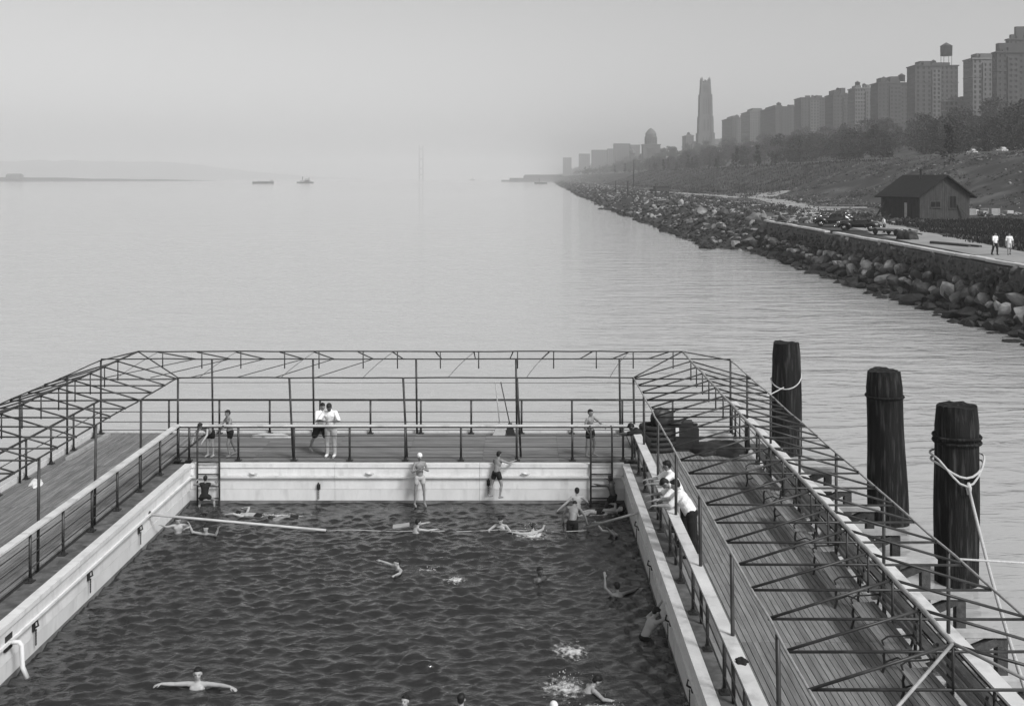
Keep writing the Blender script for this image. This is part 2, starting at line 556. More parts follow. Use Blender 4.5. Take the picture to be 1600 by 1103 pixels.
railing("inner_railing", "railing along the pool's end wall, above the standing bathers", (RL, YI), (RR, YI), [0.02, .35] + [1.85 + 1.7 * i for i in range(7)] + [Lf - .3, Lf - .02], 2.25, (0.10, 0.42, 0.76), board=0.10)
railing("outer_railing", "dark pipe railing at the river edge behind the two brooms", (OL, YO), (OR, YO), [0.0] + [1.7 * i + 0.6 for i in range(1, 12)] + [OR - OL], 2.32, (0.12, 0.40, 0.74))
railing("outer_railing", "dark pipe railing at the river edge of the empty plank deck", (OL, Y0), (OL, YO), span(YO - Y0, 1.7, 0.3), 2.32, (0.40, 0.74))
railing("outer_railing", "railing with wide pale top board behind the benches", (OR, Y0), (OR, YO), span(YO - Y0, 1.7, 0.3), 2.27, (0.28, 0.55, 0.82), board=0.26)
# white toe boards on the outer edges
mm = MB(); mm.box2((OL - 0.16, Y0, DECK - 0.25), (OL - 0.09, YO + .12, DECK + 0.14))
tag(mm.build("toe_board", M['white']), "white toe board edging the empty plank deck by the river", "board")
mm = MB(); mm.box2((OL - .08, YO + 0.13, DECK - 0.25), (OR + .1, YO + .19, DECK + 0.07))
tag(mm.build("toe_board", M['white']), "white toe board edging the deck behind the brooms", "board")

# ------------------------------------------------------------------ canopy pipe frames (no cloth)
PR = 0.021
def canopy_side(name, label, xi, xr, xo, y_near, y_far_list, trusses, posts_in, posts_out, pale):
    yi, yr, yo = y_far_list
    root = empty(name, (xr, 0, DECK)); tag(root, label, "canopy frame", "canopy frames of the floating bath")
    def loc(p): return (p[0] - xr, p[1], p[2] - DECK)
    def T(n_, pts, r=PR, mat=None):
        return tube_obj(n_, [loc(p) for p in pts], r, mat or M['pipe'], root)
    # long pipes sag a little between posts
    def long(n_, x, y0, y1, z, mat, r=PR):
        k = 24
        T(n_, [(x + random.uniform(-.012, .012), y0 + (y1 - y0) * i / k, z + random.uniform(-.014, .014)) for i in range(k + 1)], r, mat)
    long("inner_eave_pipe", xi, y_near, yi, EAVE, pale or M['pipe'])
    long("ridge_pipe", xr, y_near + 1.7, yr, RIDGE, pale or M['pipe'], 0.032)
    long("outer_eave_pipe", xo, y_near, yo, EAVE, pale or M['pipe'])
    s = 1 if xo > xr else -1
    for t in trusses:
        j = lambda: random.uniform(-.03, .03)
        T("rafter", [(xr, t + j(), RIDGE - .02), (xi, t + j(), EAVE + j() * .5)])
        T("rafter", [(xr, t + j(), RIDGE - .02), (xo, t + j(), EAVE + j() * .5)])
        tz = EAVE - 0.02
        T("tie_pipe", [(xi, t + j(), tz), (xo, t + j(), tz + j() * .6)])
        T("king_post", [(xr, t, RIDGE - .02), (xr, t, tz - .04)], PR * .9)
    for t in posts_in:
        T("post", [(xi + random.uniform(-.05, .05), t, DECK), (xi, t, EAVE)], 0.034)
    for t in posts_out:
        T("post", [(xo, t, DECK), (xo, t, EAVE)], 0.034)
    # hips at the near end
    T("hip_pipe", [(xr, y_near + 1.7, RIDGE), (xi, y_near, EAVE)], PR, pale)
    T("hip_pipe", [(xr, y_near + 1.7, RIDGE), (xo, y_near, EAVE)], PR, pale)
    return root
tr = [13.5 + 1.1 * i for i in range(20)]
canopy_side("canopy_frame", "bare pipe canopy frame over the deck with the benches", CIR, CRR, COR, 11.8, (CIY, CRY, COY), tr,
            [11.8 + 3.3 * i for i in range(7)] + [CIY], [11.9 + 3.3 * i for i in range(8)] + [COY], M['pipe_pale'])
canopy_side("canopy_frame", "bare pipe canopy frame over the deck without benches", CIL, CRL, COL_, 11.8, (CIY, CRY, COY), tr,
            [11.4 + 3.3 * i for i in range(7)] + [CIY], [11.9 + 3.3 * i for i in range(8)] + [COY], None)
# end canopy
root = empty("canopy_frame", ((CRL + CRR) / 2, CRY, DECK)); tag(root, "bare pipe canopy frame across the river end of the pool", "canopy frame", "canopy frames of the floating bath")
def TF(n_, pts, r=PR, mat=None):
    return tube_obj(n_, [(p[0] - (CRL + CRR) / 2, p[1] - CRY, p[2] - DECK) for p in pts], r, mat or M['pipe'], root)
def longx(n_, x0, x1, y, z, r=PR):
    k = 20
    TF(n_, [(x0 + (x1 - x0) * i / k, y, z + random.uniform(-.012, .012)) for i in range(k + 1)], r)
longx("inner_eave_pipe", CIL, CIR, CIY, EAVE)
longx("ridge_pipe", CRL, CRR, CRY, RIDGE)
longx("outer_eave_pipe", COL_, COR, COY, EAVE + .05)
longx("wire", CIL, CIR, CIY, EAVE - .16, 0.008)
for (xa, xb, xc) in ((CIL, CRL, COL_), (CIR, CRR, COR)):
    TF("hip_pipe", [(xb, CRY, RIDGE), (xa, CIY, EAVE)])
    TF("hip_pipe", [(xb, CRY, RIDGE), (xc, COY, EAVE)])
n_t = 14
for i in range(n_t):
    x = CRL + (CRR - CRL) * (i + .6) / n_t + random.uniform(-.12, .12)
    lean = 0.75 - 1.35 * i / n_t
    TF("rafter", [(x, CRY, RIDGE - .02), (x + lean, COY, EAVE + .05)])
    TF("king_post", [(x + .15, CRY, RIDGE), (x + .15, CRY, EAVE - .0)], PR * .9)
    xi_ = x - 1.0 + random.uniform(-.1, .1)
    if i < 6:
        TF("rafter", [(x + lean, COY, EAVE + .05), (xi_ , CIY, EAVE)], 0.014)
    sag = [Vector((x, CRY, RIDGE)).lerp(Vector((x - .75, CIY, EAVE)), q) + Vector((-.05 * math.sin(q * 3.14), 0, -.02)) for q in (0, .25, .5, .75, 1)]
    if i % 2 == 0: TF("lashing_rope", sag, 0.008)
for i in range(5):
    x = CIL + (CIR - CIL) * i / 4
    if 0 < i < 4:
        TF("post", [(x + .04, CIY, DECK), (x - .08, CIY, EAVE)], 0.034)
for x in (-10.45, -7.04, -3.56, -0.19, 3.3):
    TF("post", [(x + .03, COY, DECK), (x, COY, EAVE + .05)], 0.034)

# ------------------------------------------------------------------ benches
def make_bench():
    root = empty("bench")
    L = 2.15
    for i in range(5):
        mm = MB(); mm.box((-.20 + i * .098, 0, .45 + (.012 if i in (0, 4) else 0)), (.085, L, .03)); mm.build("seat_slat", M['bench'], root)
    for i in range(3):
        mm = MB(); mm.box((.285 + i * .028, 0, .58 + i * .125), (.022, L, .095), Matrix.Rotation(R(-12), 3, 'Y')); mm.build("back_slat", M['bench'], root)
    for sy in (-L / 2 + .12, L / 2 - .12):
        mm = MB()
        mm.tube([(-.24, sy, 0), (-.20, sy, .15), (-.22, sy, .30), (-.19, sy, .43)], .024, 6)
        mm.tube([(.28, sy, 0), (.22, sy, .2), (.25, sy, .43), (.33, sy, .75), (.36, sy, .92)], .024, 6)
        mm.tube([(-.20, sy, .42), (.25, sy, .42)], .02, 6)
        mm.tube([(-.21, sy, .18), (.02, sy, .26), (.23, sy, .18)], .016, 6)
        mm.tube([(-.20, sy, .43), (-.25, sy, .56), (-.15, sy, .63), (.10, sy, .64), (.30, sy, .66)], .018, 6)
        mm.build("iron_end_frame", M['iron'], root)
    return root
bench0 = make_bench()
bl = ["slatted bench with iron legs, first after the dark heap of gear", "slatted bench with iron legs, second after the dark heap of gear", "slatted bench with iron legs, third after the dark heap of gear",
      "slatted bench with iron legs, fourth after the dark heap of gear", "slatted bench with iron legs, fifth after the dark heap of gear", "slatted bench with iron legs, sixth after the dark heap of gear"]
for i, yy in enumerate((30.4, 27.0, 23.4, 20.5, 17.6, 14.8)):
    b = bench0 if i == 0 else copy_tree(bench0)
    b.location = (6.55, yy, DECK)
    b.rotation_euler = (0, 0, R(random.uniform(-2.5, 2.5)))
    tag(b, bl[i], "bench", "benches along the outer railing")

# ------------------------------------------------------------------ fender brackets, stringers on the river side
for i in range(10):
    yy = 34.0 - 2.05 * i
    r_ = empty("fender_bracket", (OR + .2, yy, 0))
    ordw = ["first", "second", "third", "fourth", "fifth", "sixth", "seventh", "eighth", "ninth", "tenth"][i]
    tag(r_, f"pale timber bracket jutting over the river, {ordw} from the deck's outer corner", "bracket", "timber brackets outside the benches")
    mm = MB(); mm.box((1.12, 0, .98 + random.uniform(-.03, .03)), (2.25, .22, .10)); mm.build("cap_board", M['timber'], r_)
    mm = MB(); mm.box((1.1, .24, .88), (2.0, .14, .12)); mm.build("cap_board", M['timber'], r_)
    mm = MB(); mm.bar((.1, 0, .1), (1.9, 0, .86), .16, .16); mm.build("strut", M['darkwood'], r_)
    mm = MB(); mm.bar((2.0, 0.04, -.3), (2.0, 0.04, .92), .2, .2); mm.build("fender_post", M['darkwood'], r_)
for i, xx in enumerate((7.55, 7.85, 8.15)):
    mm = MB(); mm.box((xx, 22.5, 1.06), (.2, 28.5, .06))
    tag(mm.build("fender_plank", M['darkwood']), "long dark plank lying over the pale river brackets", "plank", "long planks over the brackets")

# ------------------------------------------------------------------ mooring piles and ropes
def mooring_pile(label, px, py_base, top, rad, flare, lean, band, seed):
    p = pt(px, py_base, 0)
    root = empty("mooring_pile", (p.x, p.y, 0)); tag(root, label, "mooring pile")
    n, hz = 28, 18
    rnd = random.Random(seed)
    lob = [rnd.uniform(0, 6.28) for _ in range(4)]
    mm = MB()
    rings = []
    for j in range(hz + 1):
        q = j / hz
        z = -2.5 + (top + 2.5) * q
        rr = rad * (1 + flare * max(0, 1 - (z / top) * 1.15) ** 1.4) if z > -1 else rad * (1 + flare)
        ring = []
        for k in range(n):
            a_ = 2 * math.pi * k / n
            e = 1 + .030 * math.sin(3 * a_ + lob[0]) + .024 * math.sin(5 * a_ + lob[1]) + .014 * math.sin(9 * a_ + lob[2] + z) + .02 * math.sin(2 * z + lob[3])
            if j == hz: e *= .90
            ring.append((rr * e * math.cos(a_) + lean * z, rr * e * math.sin(a_), z + (.02 * math.sin(2 * a_ + lob[1]) + rnd.uniform(-.02, .02) if j >= hz - 1 else 0) - (.10 if j == hz - 1 else 0)))
        rings.append(ring)
    for ring in rings:
        mm.v.extend(ring)
    for j in range(hz):
        for k in range(n):
            k2 = (k + 1) % n
            mm.f.append((j * n + k, j * n + k2, (j + 1) * n + k2, (j + 1) * n + k)); mm.m.append(0)
    mm.v.append((lean * top, 0, top - .02)); c_ = len(mm.v) - 1
    for k in range(n):
        mm.f.append((hz * n + k, hz * n + (k + 1) % n, c_)); mm.m.append(0)
    mm.build("trunk", M['pile'], root, smooth=False)
    for zb in band:
        b2 = MB()
        b2.tube([((rad * 1.06) * math.cos(t) + lean * zb, (rad * 1.06) * math.sin(t), zb + .01 * math.sin(3 * t)) for t in [2 * math.pi * k / 24 for k in range(25)]], .035, 6)
        b2.build("iron_band", M['pile'], root, smooth=True)
    return p
pa = mooring_pile("tall dark mooring pile with rope, next to the deck's outer corner", 1228, 708, 3.95, .50, .10, 0.0, (), 3)
pb = mooring_pile("dark leaning mooring pile without rope, swelling towards the water", 1388, 815, 4.32, .49, .14, -0.03, (3.6,), 5)
pc = mooring_pile("thick dark mooring pile with iron band and rope leading to the deck", 1495, 908, 4.28, .52, .0, 0.0, (3.55, 3.42), 8)

def ring_pts(c, rad, z, dip=None, n=24):
    out = []
    for k in range(n + 1):
        t = 2 * math.pi * k / n
        zz = z
        if dip: zz = z - dip * max(0, math.cos(t - R(-90))) ** 3
        out.append((c.x + rad * math.cos(t), c.y + rad * math.sin(t), zz))
    return out
rp = empty("mooring_rope", (pc.x, pc.y - .6, 2.7)); tag(rp, "pale rope looped round the banded pile and running down to the deck", "rope")
def rel(pts, o): return [Vector(p) - o.location for p in pts]
tube_obj("loop", rel(ring_pts(pc, .60, 2.95, .28), rp), .028, M['rope'], rp)
tube_obj("loop", rel(ring_pts(pc, .62, 3.10, .62), rp), .026, M['rope'], rp)
knot = Vector((pc.x + .05, pc.y - .60, 2.45))
end = Vector((7.15, 15.2, 1.9))
tube_obj("knot", rel([knot + Vector((0, 0, .12)), knot, knot - Vector((0, .03, .16))], rp), [.03, .075, .05], M['rope'], rp)
tube_obj("line", rel([knot.lerp(end, q) - Vector((0, 0, .25 * math.sin(q * math.pi))) for q in [i / 12 for i in range(13)]], rp), .035, M['rope'], rp)
rp2 = empty("mooring_rope", (pa.x, pa.y - .5, 2.3)); tag(rp2, "pale rope crossed round the pile next to the outer corner", "rope")
tube_obj("loop", rel([(pa.x + .53 * math.cos(t), pa.y + .53 * math.sin(t), 2.75 - .35 * max(0, -math.sin(t)) + .12 * math.cos(t)) for t in [6.283 * k / 24 for k in range(25)]], rp2), .022, M['rope'], rp2)
tube_obj("line", rel([(pa.x - .2, pa.y - .52, 2.45), (pa.x - .9, pa.y - .9, 2.2), (OR - .0, pa.y - 1.6, 2.26)], rp2), .02, M['rope'], rp2)
rp3 = tube_obj("mooring_line", [Vector((7.05, 18.1, 3.65)).lerp(Vector((22, 26, 1.2)), q) - Vector((0, 0, .3 * math.sin(q * math.pi))) for q in [i / 16 for i in range(17)]], .018, M['rope'])
tag(rp3, "thin slack line from the canopy frame out over the river", "rope")

# ------------------------------------------------------------------ ladders
def ladder(label, x, width):
    r_ = empty("pool_ladder", (x, YE - .12, 0)); tag(r_, label, "ladder", "pool ladders")
    for s in (-width / 2, width / 2):
        tube_obj("side_rail", [(s, 0.02, -1.2), (s, 0, .9), (s, 0, 2.1), (s, .12, 2.25), (s, .42, 2.25)], .03, M['pipe'], r_)
    for k in range(7):
        z = -.9 + .36 * k
        tube_obj("rung", [(-width / 2, 0, z), (width / 2, 0, z)], .024, M['pipe'], r_)
ladder("dark iron ladder where a boy in a dark suit climbs out", -9.42, .66)
ladder("dark iron ladder beside the floating swimmer at the pool corner", 2.40, .64)

# ------------------------------------------------------------------ booms and rope across the pool
bm = empty("floating_boom", (-10, 30, 0)); tag(bm, "long pale pole slanting from the white wall into the water", "boom pole")
tube_obj("pole", rel([(-9.98, 30.0, .80), (-5.43, 31.1, .03)], bm), .035, M['timber'], bm)
mm = MB(); mm.lathe([(.09, -.03), (.09, .03)], 10); o = mm.build("mount_plate", M['iron'], bm, loc=(.02, 0, .80), rot=(0, R(90), 0))
bm = empty("floating_boom", (3.1, 29.3, 0)); tag(bm, "short pale pole slanting from the shaded wall into the water", "boom pole")
tube_obj("pole", rel([(3.15, 29.25, 1.10), (1.75, 31.3, .03)], bm), .032, M['timber'], bm)
tube_obj("lashing", rel([(2.75, 29.9, .78), (2.35, 30.55, .42), (1.95, 30.9, .30)], bm), .022, M['timber'], bm)
tag(tube_obj("lane_rope", [(-5.4 + .6 * i, 31.1 + .05 * math.sin(i), .015 + .02 * math.sin(i * 1.7)) for i in range(13)], .009, M['rope']), "thin rope floating across the pool between the poles", "rope")

# ------------------------------------------------------------------ things on the decks
def broom(label, px, py, lean, dark):
    b_ = pt(px, py, DECK)
    r_ = empty("broom", (b_.x, YO - .28, DECK)); tag(r_, label, "broom")
    tube_obj("handle", [(0, 0, .34), (-lean, .26, 1.75)], .018, M['pipe'] if dark else M['timber'], r_)
    mm = MB()
    hw = .26 if not dark else .18
    mm.add([(-.06, -.05, .42), (.06, -.05, .42), (.06, .05, .42), (-.06, .05, .42), (-hw, -.09, 0), (hw, -.09, 0), (hw, .09, 0), (-hw, .09, 0)],
           [(0, 1, 2, 3), (7, 6, 5, 4), (0, 4, 5, 1), (1, 5, 6, 2), (2, 6, 7, 3), (3, 7, 4, 0)])
    mm.build("bristle_head", M['tarp'] if dark else M['grey_cloth'], r_)
broom("pale broom leaning on the outer railing beside a dark one", 781, 681, .16, False)
broom("dark broom leaning on the outer railing beside a pale one", 797, 681, .32, True)

def bundle(name, label, c, sx, sy, h, mat, seed, cat, rz=0):
    """a low crumpled heap"""
    n, k = 22, 10
    rnd = random.Random(seed)
    ph = [rnd.uniform(0, 6.28) for _ in range(5)]
    mm = MB()
    for j in range(k + 1):
        q = j / k
        for i in range(n):
            a_ = 6.283 * i / n
            rr = math.cos(q * math.pi / 2) ** .6 if j < k else 0.02
            e = 1 + .22 * math.sin(2 * a_ + ph[0]) + .16 * math.sin(5 * a_ + ph[1]) + .10 * math.sin(9 * a_ + ph[4])
            zz = h * math.sin(q * math.pi / 2) * (1 + .45 * mnoise.noise((rr * 2.2 * math.cos(a_) + ph[2], rr * 2.2 * math.sin(a_), ph[3])))
            mm.v.append((sx * rr * e * math.cos(a_), sy * rr * e * math.sin(a_), zz))
    for j in range(k):
        for i in range(n):
            i2 = (i + 1) % n
            mm.f.append((j * n + i, j * n + i2, (j + 1) * n + i2, (j + 1) * n + i)); mm.m.append(0)
    mm.f.append(tuple(k * n + i for i in range(n))); mm.m.append(0)
    o = mm.build(name, mat, None, smooth=True, loc=c, rot=(0, 0, rz))
    tag(o, label, cat)
    return o
# dark gear at the corner of the bench deck: coiled hose reel, tarpaulin mounds, crates
hp = empty("gear_heap", (4.6, 35.6, DECK)); tag(hp, "dark heap of stacked gear at the corner of the bench deck", "gear heap")
mm = MB()
for k in range(5):
    mm.tube([(.62 * math.cos(t) * (1 - .05 * k) - .3, .5 * math.sin(t) * (1 - .05 * k), .09 + .16 * k) for t in [6.283 * q / 20 for q in range(21)]], .085, 8)
mm.build("hose_coil", M['tarp'], hp, True)
mm = MB(); mm.box((.55, .1, .36), (.9, .7, .72)); mm.box((.5, .1, .80), (.7, .5, .16)); mm.build("crate", M['iron'], hp)
mm = MB(); mm.tube([(-.9, .2, .2), (-.1, .3, 1.0), (.3, .35, 1.15)], .05, 8); mm.tube([(-.6, -.2, .3), (.6, -.1, 1.0)], .04, 8); mm.tube([(.1, -.3, .9), (1.0, .2, .75)], .05, 8); mm.build("bar", M['iron'], hp, True)
mm = MB(); mm.lathe([(.05, -.16), (.34, -.16), (.34, -.12), (.14, -.11), (.14, .11), (.34, .12), (.34, .16), (.05, .16)], 18); mm.build("reel", M['pipe'], hp, True, loc=(-.15, -.1, 1.0), rot=(R(90), 0, R(25)))
mm = MB(); mm.box((0.3, -.36, .62), (.10, .03, .30)); mm.build("tag_plate", M['cloth'], hp)
bundle("tarpaulin", "low dark tarpaulin spread beside the gear heap", (6.15, 35.3, DECK), .75, .8, .3, M['tarp'], 7, "tarpaulin")
mm = MB(); mm.box2((5.6, 36.6, DECK + .004), (6.9, 36.9, DECK + .22))
tag(mm.build("plank", M['timber']), "pale plank lying at the outer corner behind the tarpaulin", "plank")
# left deck: pale board along the edge, crumpled cloths
mm = MB(); mm.bar((-13.85, 34.2, DECK + .06), (-13.80, 37.4, DECK + .06), .16, .10)
tag(mm.build("plank", M['timber']), "long pale board lying along the edge of the empty deck", "plank")
bundle("towel", "crumpled white towel on the edge of the empty deck", (-13.7, 31.6, DECK), .17, .42, .08, M['cloth'], 9, "towel", .2)
bundle("towel", "white towel bundle beside the railing behind the boys", (-8.35, 37.3, DECK), .60, .13, .12, M['grey_cloth'], 12, "towel")
bundle("work_glove", "black glove lying on the pale railing board", (3.42, 17.4, 2.293), .09, .13, .05, M['dark_cloth'], 14, "glove", .5)

# ------------------------------------------------------------------ people
PENDING = []          # (temporary object, final object, smooth iterations)

def ell(mb, c, rad, fr=None, nu=14, nv=9):
    c = Vector(c)
    fr = fr or Matrix.Identity(3)
    b = len(mb.v)
    mb.v.append(tuple(c + fr @ Vector((0, 0, -rad[2]))))
    for j in range(1, nv):
        t = -math.pi / 2 + math.pi * j / nv
        for i in range(nu):
            a_ = 2 * math.pi * i / nu
            mb.v.append(tuple(c + fr @ Vector((rad[0] * math.cos(t) * math.cos(a_), rad[1] * math.cos(t) * math.sin(a_), rad[2] * math.sin(t)))))
    mb.v.append(tuple(c + fr @ Vector((0, 0, rad[2]))))
    top = len(mb.v) - 1
    for i in range(nu):
        i2 = (i + 1) % nu
        mb.f.append((b, b + 1 + i2, b + 1 + i)); mb.m.append(0)
        mb.f.append((top, b + 1 + (nv - 2) * nu + i, b + 1 + (nv - 2) * nu + i2)); mb.m.append(0)
        for j in range(nv - 2):
            q = b + 1 + j * nu
            mb.f.append((q + i, q + i2, q + nu + i2, q + nu + i)); mb.m.append(0)

def cone(mb, p0, p1, r0, r1, n=12):
    p0, p1 = Vector(p0), Vector(p1)
    d = p1 - p0
    if d.length < 1e-5: return
    d.normalize()
    pts, rs = [], []
    for t in (-.98, -.75, -.4, 0):
        pts.append(p0 + d * r0 * t); rs.append(r0 * math.sqrt(1 - t * t))
    for t in (0, .4, .75, .98):
        pts.append(p1 + d * r1 * t); rs.append(r1 * math.sqrt(1 - t * t))
    mb.tube(pts, rs, n)

def queue(mb, name, mat, parent, voxel, smooth=3):
    me = mb.mesh("raw_" + name, mat)
    o = link_mesh(name, me, parent)
    r_ = o.modifiers.new("r", 'REMESH'); r_.mode = 'VOXEL'; r_.voxel_size = voxel; r_.use_smooth_shade = True
    s = o.modifiers.new("s", 'SMOOTH'); s.factor = .5; s.iterations = smooth
    PENDING.append((o, mat))
    return o

def flush():
    bpy.context.view_layer.update()
    dg = bpy.context.evaluated_depsgraph_get()
    for o, mat in PENDING:
        me = bpy.data.meshes.new_from_object(o.evaluated_get(dg))
        o.modifiers.clear()
        o.data = me
        me.materials.clear(); me.materials.append(mat)
        me.polygons.foreach_set("use_smooth", [True] * len(me.polygons))
        me.name = o.name
    PENDING.clear()

def V(*a): return Vector(a).normalized()

def person(label, loc, yaw, H=1.5, torso=(0, 0, 1), head=(0, .08, 1), look=(0, 1, 0), sh=(1, 0, 0),
           la=((-.25, .05, -1), (-.1, .2, -1)), ra=((.25, .05, -1), (.1, .2, -1)),
           ll=((-.06, .04, -1), (-.02, -.06, -1)), rl=((.06, .04, -1), (.02, -.06, -1)),
           feet=((0, 1, -.1), (0, 1, -.1)), hip_z=None, skin='skin_l', wear=('trunks',), cap=None, hair=True,
           voxel=.011, build=1.0, curl=.5, group=None):
    """a figure posed by directions in its own frame (x right, y forward, z up); stands with its lowest foot at loc unless hip_z is given"""
    root = empty("person", loc, yaw)
    tag(root, label, "person", group)
    T = V(*torso); S = Vector(sh); S = (S - T * S.dot(T)).normalized(); F = T.cross(S) * 1.0
    fr = Matrix((S, -S.cross(T), T)).transposed()      # columns x, y, z
    D = fr.col[1]
    bld = build
    thigh, shin = .245 * H, .24 * H
    legs = []
    low = 0
    for side, L, ft in ((-1, ll, feet[0]), (1, rl, feet[1])):
        hj = S * side * .050 * H
        kn = hj + V(*L[0]) * thigh
        an = kn + V(*L[1]) * shin
        toe = an + V(*ft) * .105 * H + Vector((0, 0, -.025 * H))
        legs.append((hj, kn, an, toe))
        low = min(low, an.z - .040 * H, toe.z - .016 * H)
    pz = -low if hip_z is None else hip_z
    P = Vector((0, 0, pz))
    nb = P + T * .295 * H
    Hd = V(*head)
    hc = nb + T * .015 * H + Hd * .078 * H
    lk = Vector(look); lk = (lk - Hd * lk.dot(Hd)).normalized()
    hx = lk.cross(Hd).normalized()
    hfr = Matrix((hx, lk, Hd)).transposed()
    arms = []
    for side, A in ((-1, la), (1, ra)):
        sj = nb - T * .022 * H + S * side * .100 * H * bld
        el = sj + V(*A[0]) * .170 * H
        wr = el + V(*A[1]) * .150 * H
        hd = V(*A[2]) if len(A) > 2 else V(*A[1])
        arms.append((side, sj, el, wr, hd))
    def torso_prims(mb, g=0.0):
        ell(mb, P + T * .01 * H, (.086 * H * bld + g, .064 * H * bld + g, .075 * H + g), fr)
        cone(mb, P + T * .03 * H, P + T * .14 * H, .068 * H * bld + g, .066 * H * bld + g)
        ell(mb, P + T * .105 * H, (.078 * H * bld + g, .054 * H * bld + g, .10 * H), fr)
        ell(mb, P + T * .205 * H + D * .004 * H, (.093 * H * bld + g, .060 * H * bld + g, .098 * H + g), fr)
        for s in (-1, 1):
            cone(mb, nb - T * .02 * H + S * s * .02 * H, nb - T * .028 * H + S * s * .098 * H * bld, .030 * H + g, .030 * H * bld + g)
            ell(mb, P + T * .225 * H + S * s * .042 * H + D * .035 * H, (.042 * H + g, .026 * H + g, .04 * H), fr)
    def arm_prims(mb, a, g=0.0, upto=2.0):
        side, sj, el, wr, hd = a
        if upto >= 1:
            cone(mb, sj, el, .0285 * H * bld + g, .0225 * H * bld + g)
            ell(mb, sj + (el - sj) * .45, (.027 * H * bld + g,) * 3)
        else:
            cone(mb, sj, sj + (el - sj) * upto, .030 * H * bld + g, .028 * H * bld + g)
        if upto >= 2:
            cone(mb, el, el + (wr - el) * .35, .0225 * H * bld + g, .0235 * H * bld + g)
            cone(mb, el + (wr - el) * .3, wr, .0235 * H * bld + g, .0150 * H * bld + g)
    def leg_prims(mb, lg, g=0.0, upto=2.0):
        hj, kn, an, toe = [P + q for q in lg]
        if upto < 1:
            cone(mb, hj, hj + (kn - hj) * upto, .052 * H * bld + g, .046 * H * bld + g * 1.6)
            return
        cone(mb, hj, kn, .050 * H * bld + g, .033 * H * bld + g)
        ell(mb, hj + (kn - hj) * .35, (.047 * H * bld + g,) * 3)
        if upto >= 2:
            ax = (an - kn).normalized()
            cone(mb, kn, an, .031 * H * bld + g, .0195 * H * bld + g)
            back = -(toe - an); back = (back - ax * back.dot(ax))
            back = back.normalized() if back.length > 1e-4 else Vector((0, -1, 0))
            ell(mb, kn + ax * .075 * H + back * .010 * H, (.030 * H * bld + g, .030 * H * bld + g, .05 * H + g), ax.to_track_quat('Z', 'Y').to_matrix())
    def foot_prims(mb, lg, g=0.0):
        hj, kn, an, toe = [P + q for q in lg]
        f = (toe - an).normalized()
        heel = an - f * .02 * H + Vector((0, 0, -.018 * H))
        cone(mb, an, heel, .020 * H + g, .021 * H + g)
        cone(mb, heel, an + (toe - an) * .62, .021 * H + g, .021 * H + g)
        cone(mb, an + (toe - an) * .55, toe, .022 * H + g, .015 * H + g)
    # body
    b = MB()
    torso_prims(b)
    cone(b, nb - T * .02 * H, hc - Hd * .03 * H, .034 * H * bld, .029 * H * bld)
    ell(b, hc + Hd * .012 * H - lk * .004 * H, (.046 * H, .056 * H, .054 * H), hfr)
    ell(b, hc - Hd * .022 * H + lk * .014 * H, (.036 * H, .042 * H, .044 * H), hfr)
    ell(b, hc - Hd * .054 * H + lk * .032 * H, (.016 * H, .014 * H, .012 * H), hfr)            # chin
    cone(b, hc + Hd * .004 * H + lk * .052 * H, hc - Hd * .014 * H + lk * .063 * H, .006 * H, .009 * H)   # nose
    ell(b, hc + Hd * .016 * H + lk * .044 * H, (.030 * H, .010 * H, .008 * H), hfr)             # brow
    ell(b, hc - Hd * .034 * H + lk * .050 * H, (.014 * H, .007 * H, .006 * H), hfr)             # lips
    for s in (-1, 1):
        ell(b, hc + hx * s * .047 * H - Hd * .004 * H, (.006 * H, .012 * H, .018 * H), hfr)
    for a_ in arms:
        arm_prims(b, a_)
        side, sj, el, wr, hd = a_
        up = (el - wr).normalized()
        nrm = hd.cross(Vector((0, 0, 1)))
        nrm = nrm.normalized() if nrm.length > .2 else hd.cross(Vector((0, 1, 0))).normalized()
        ac = nrm                                     # across the palm
        pn = ac.cross(hd).normalized()               # palm normal
        hfrm = Matrix((ac, pn, hd)).transposed()
        ell(b, wr + hd * .028 * H, (.023 * H, .0105 * H, .033 * H), hfrm)
        for k in range(4):
            base = wr + hd * .052 * H + ac * (k - 1.5) * .0118 * H
            ln = (.019, .0225, .021, .0165)[k] * H
            d1 = (hd - pn * .45 * curl + ac * (k - 1.5) * .07).normalized()
            d2 = (hd - pn * 1.5 * curl).normalized()
            cone(b, base, base + d1 * ln, .0056 * H, .0052 * H, 8)
            cone(b, base + d1 * ln, base + d1 * ln + d2 * ln, .0052 * H, .0044 * H, 8)
        tb = wr + hd * .015 * H + ac * -side * .017 * H
        td = (hd * .75 - ac * side * .75 - pn * .4 * curl).normalized()
        td2 = (hd - pn * .8 * curl).normalized()
        cone(b, tb, tb + td * .026 * H, .0075 * H, .0062 * H, 8)
        cone(b, tb + td * .026 * H, tb + td * .026 * H + td2 * .02 * H, .0062 * H, .005 * H, 8)
    for lg in legs:
        leg_prims(b, lg); foot_prims(b, lg)
    queue(b, "body", M[skin], root, voxel)
    # clothes
    g = .011
    if 'trunks' in wear or 'pale_trunks' in wear:
        c = MB()
        ell(c, P - T * .0 * H, (.090 * H * bld + g, .068 * H * bld + g, .062 * H), fr)
        for lg in legs: leg_prims(c, lg, g, .38)
        queue(c, "swim_trunks", M['dark_cloth' if 'trunks' in wear else 'grey_cloth'], root, .014, 2)
    if 'suit' in wear:
        c = MB(); torso_prims(c, g)
        for lg in legs: leg_prims(c, lg, g, .3)
        queue(c, "bathing_suit", M['dark_cloth'], root, .014, 2)
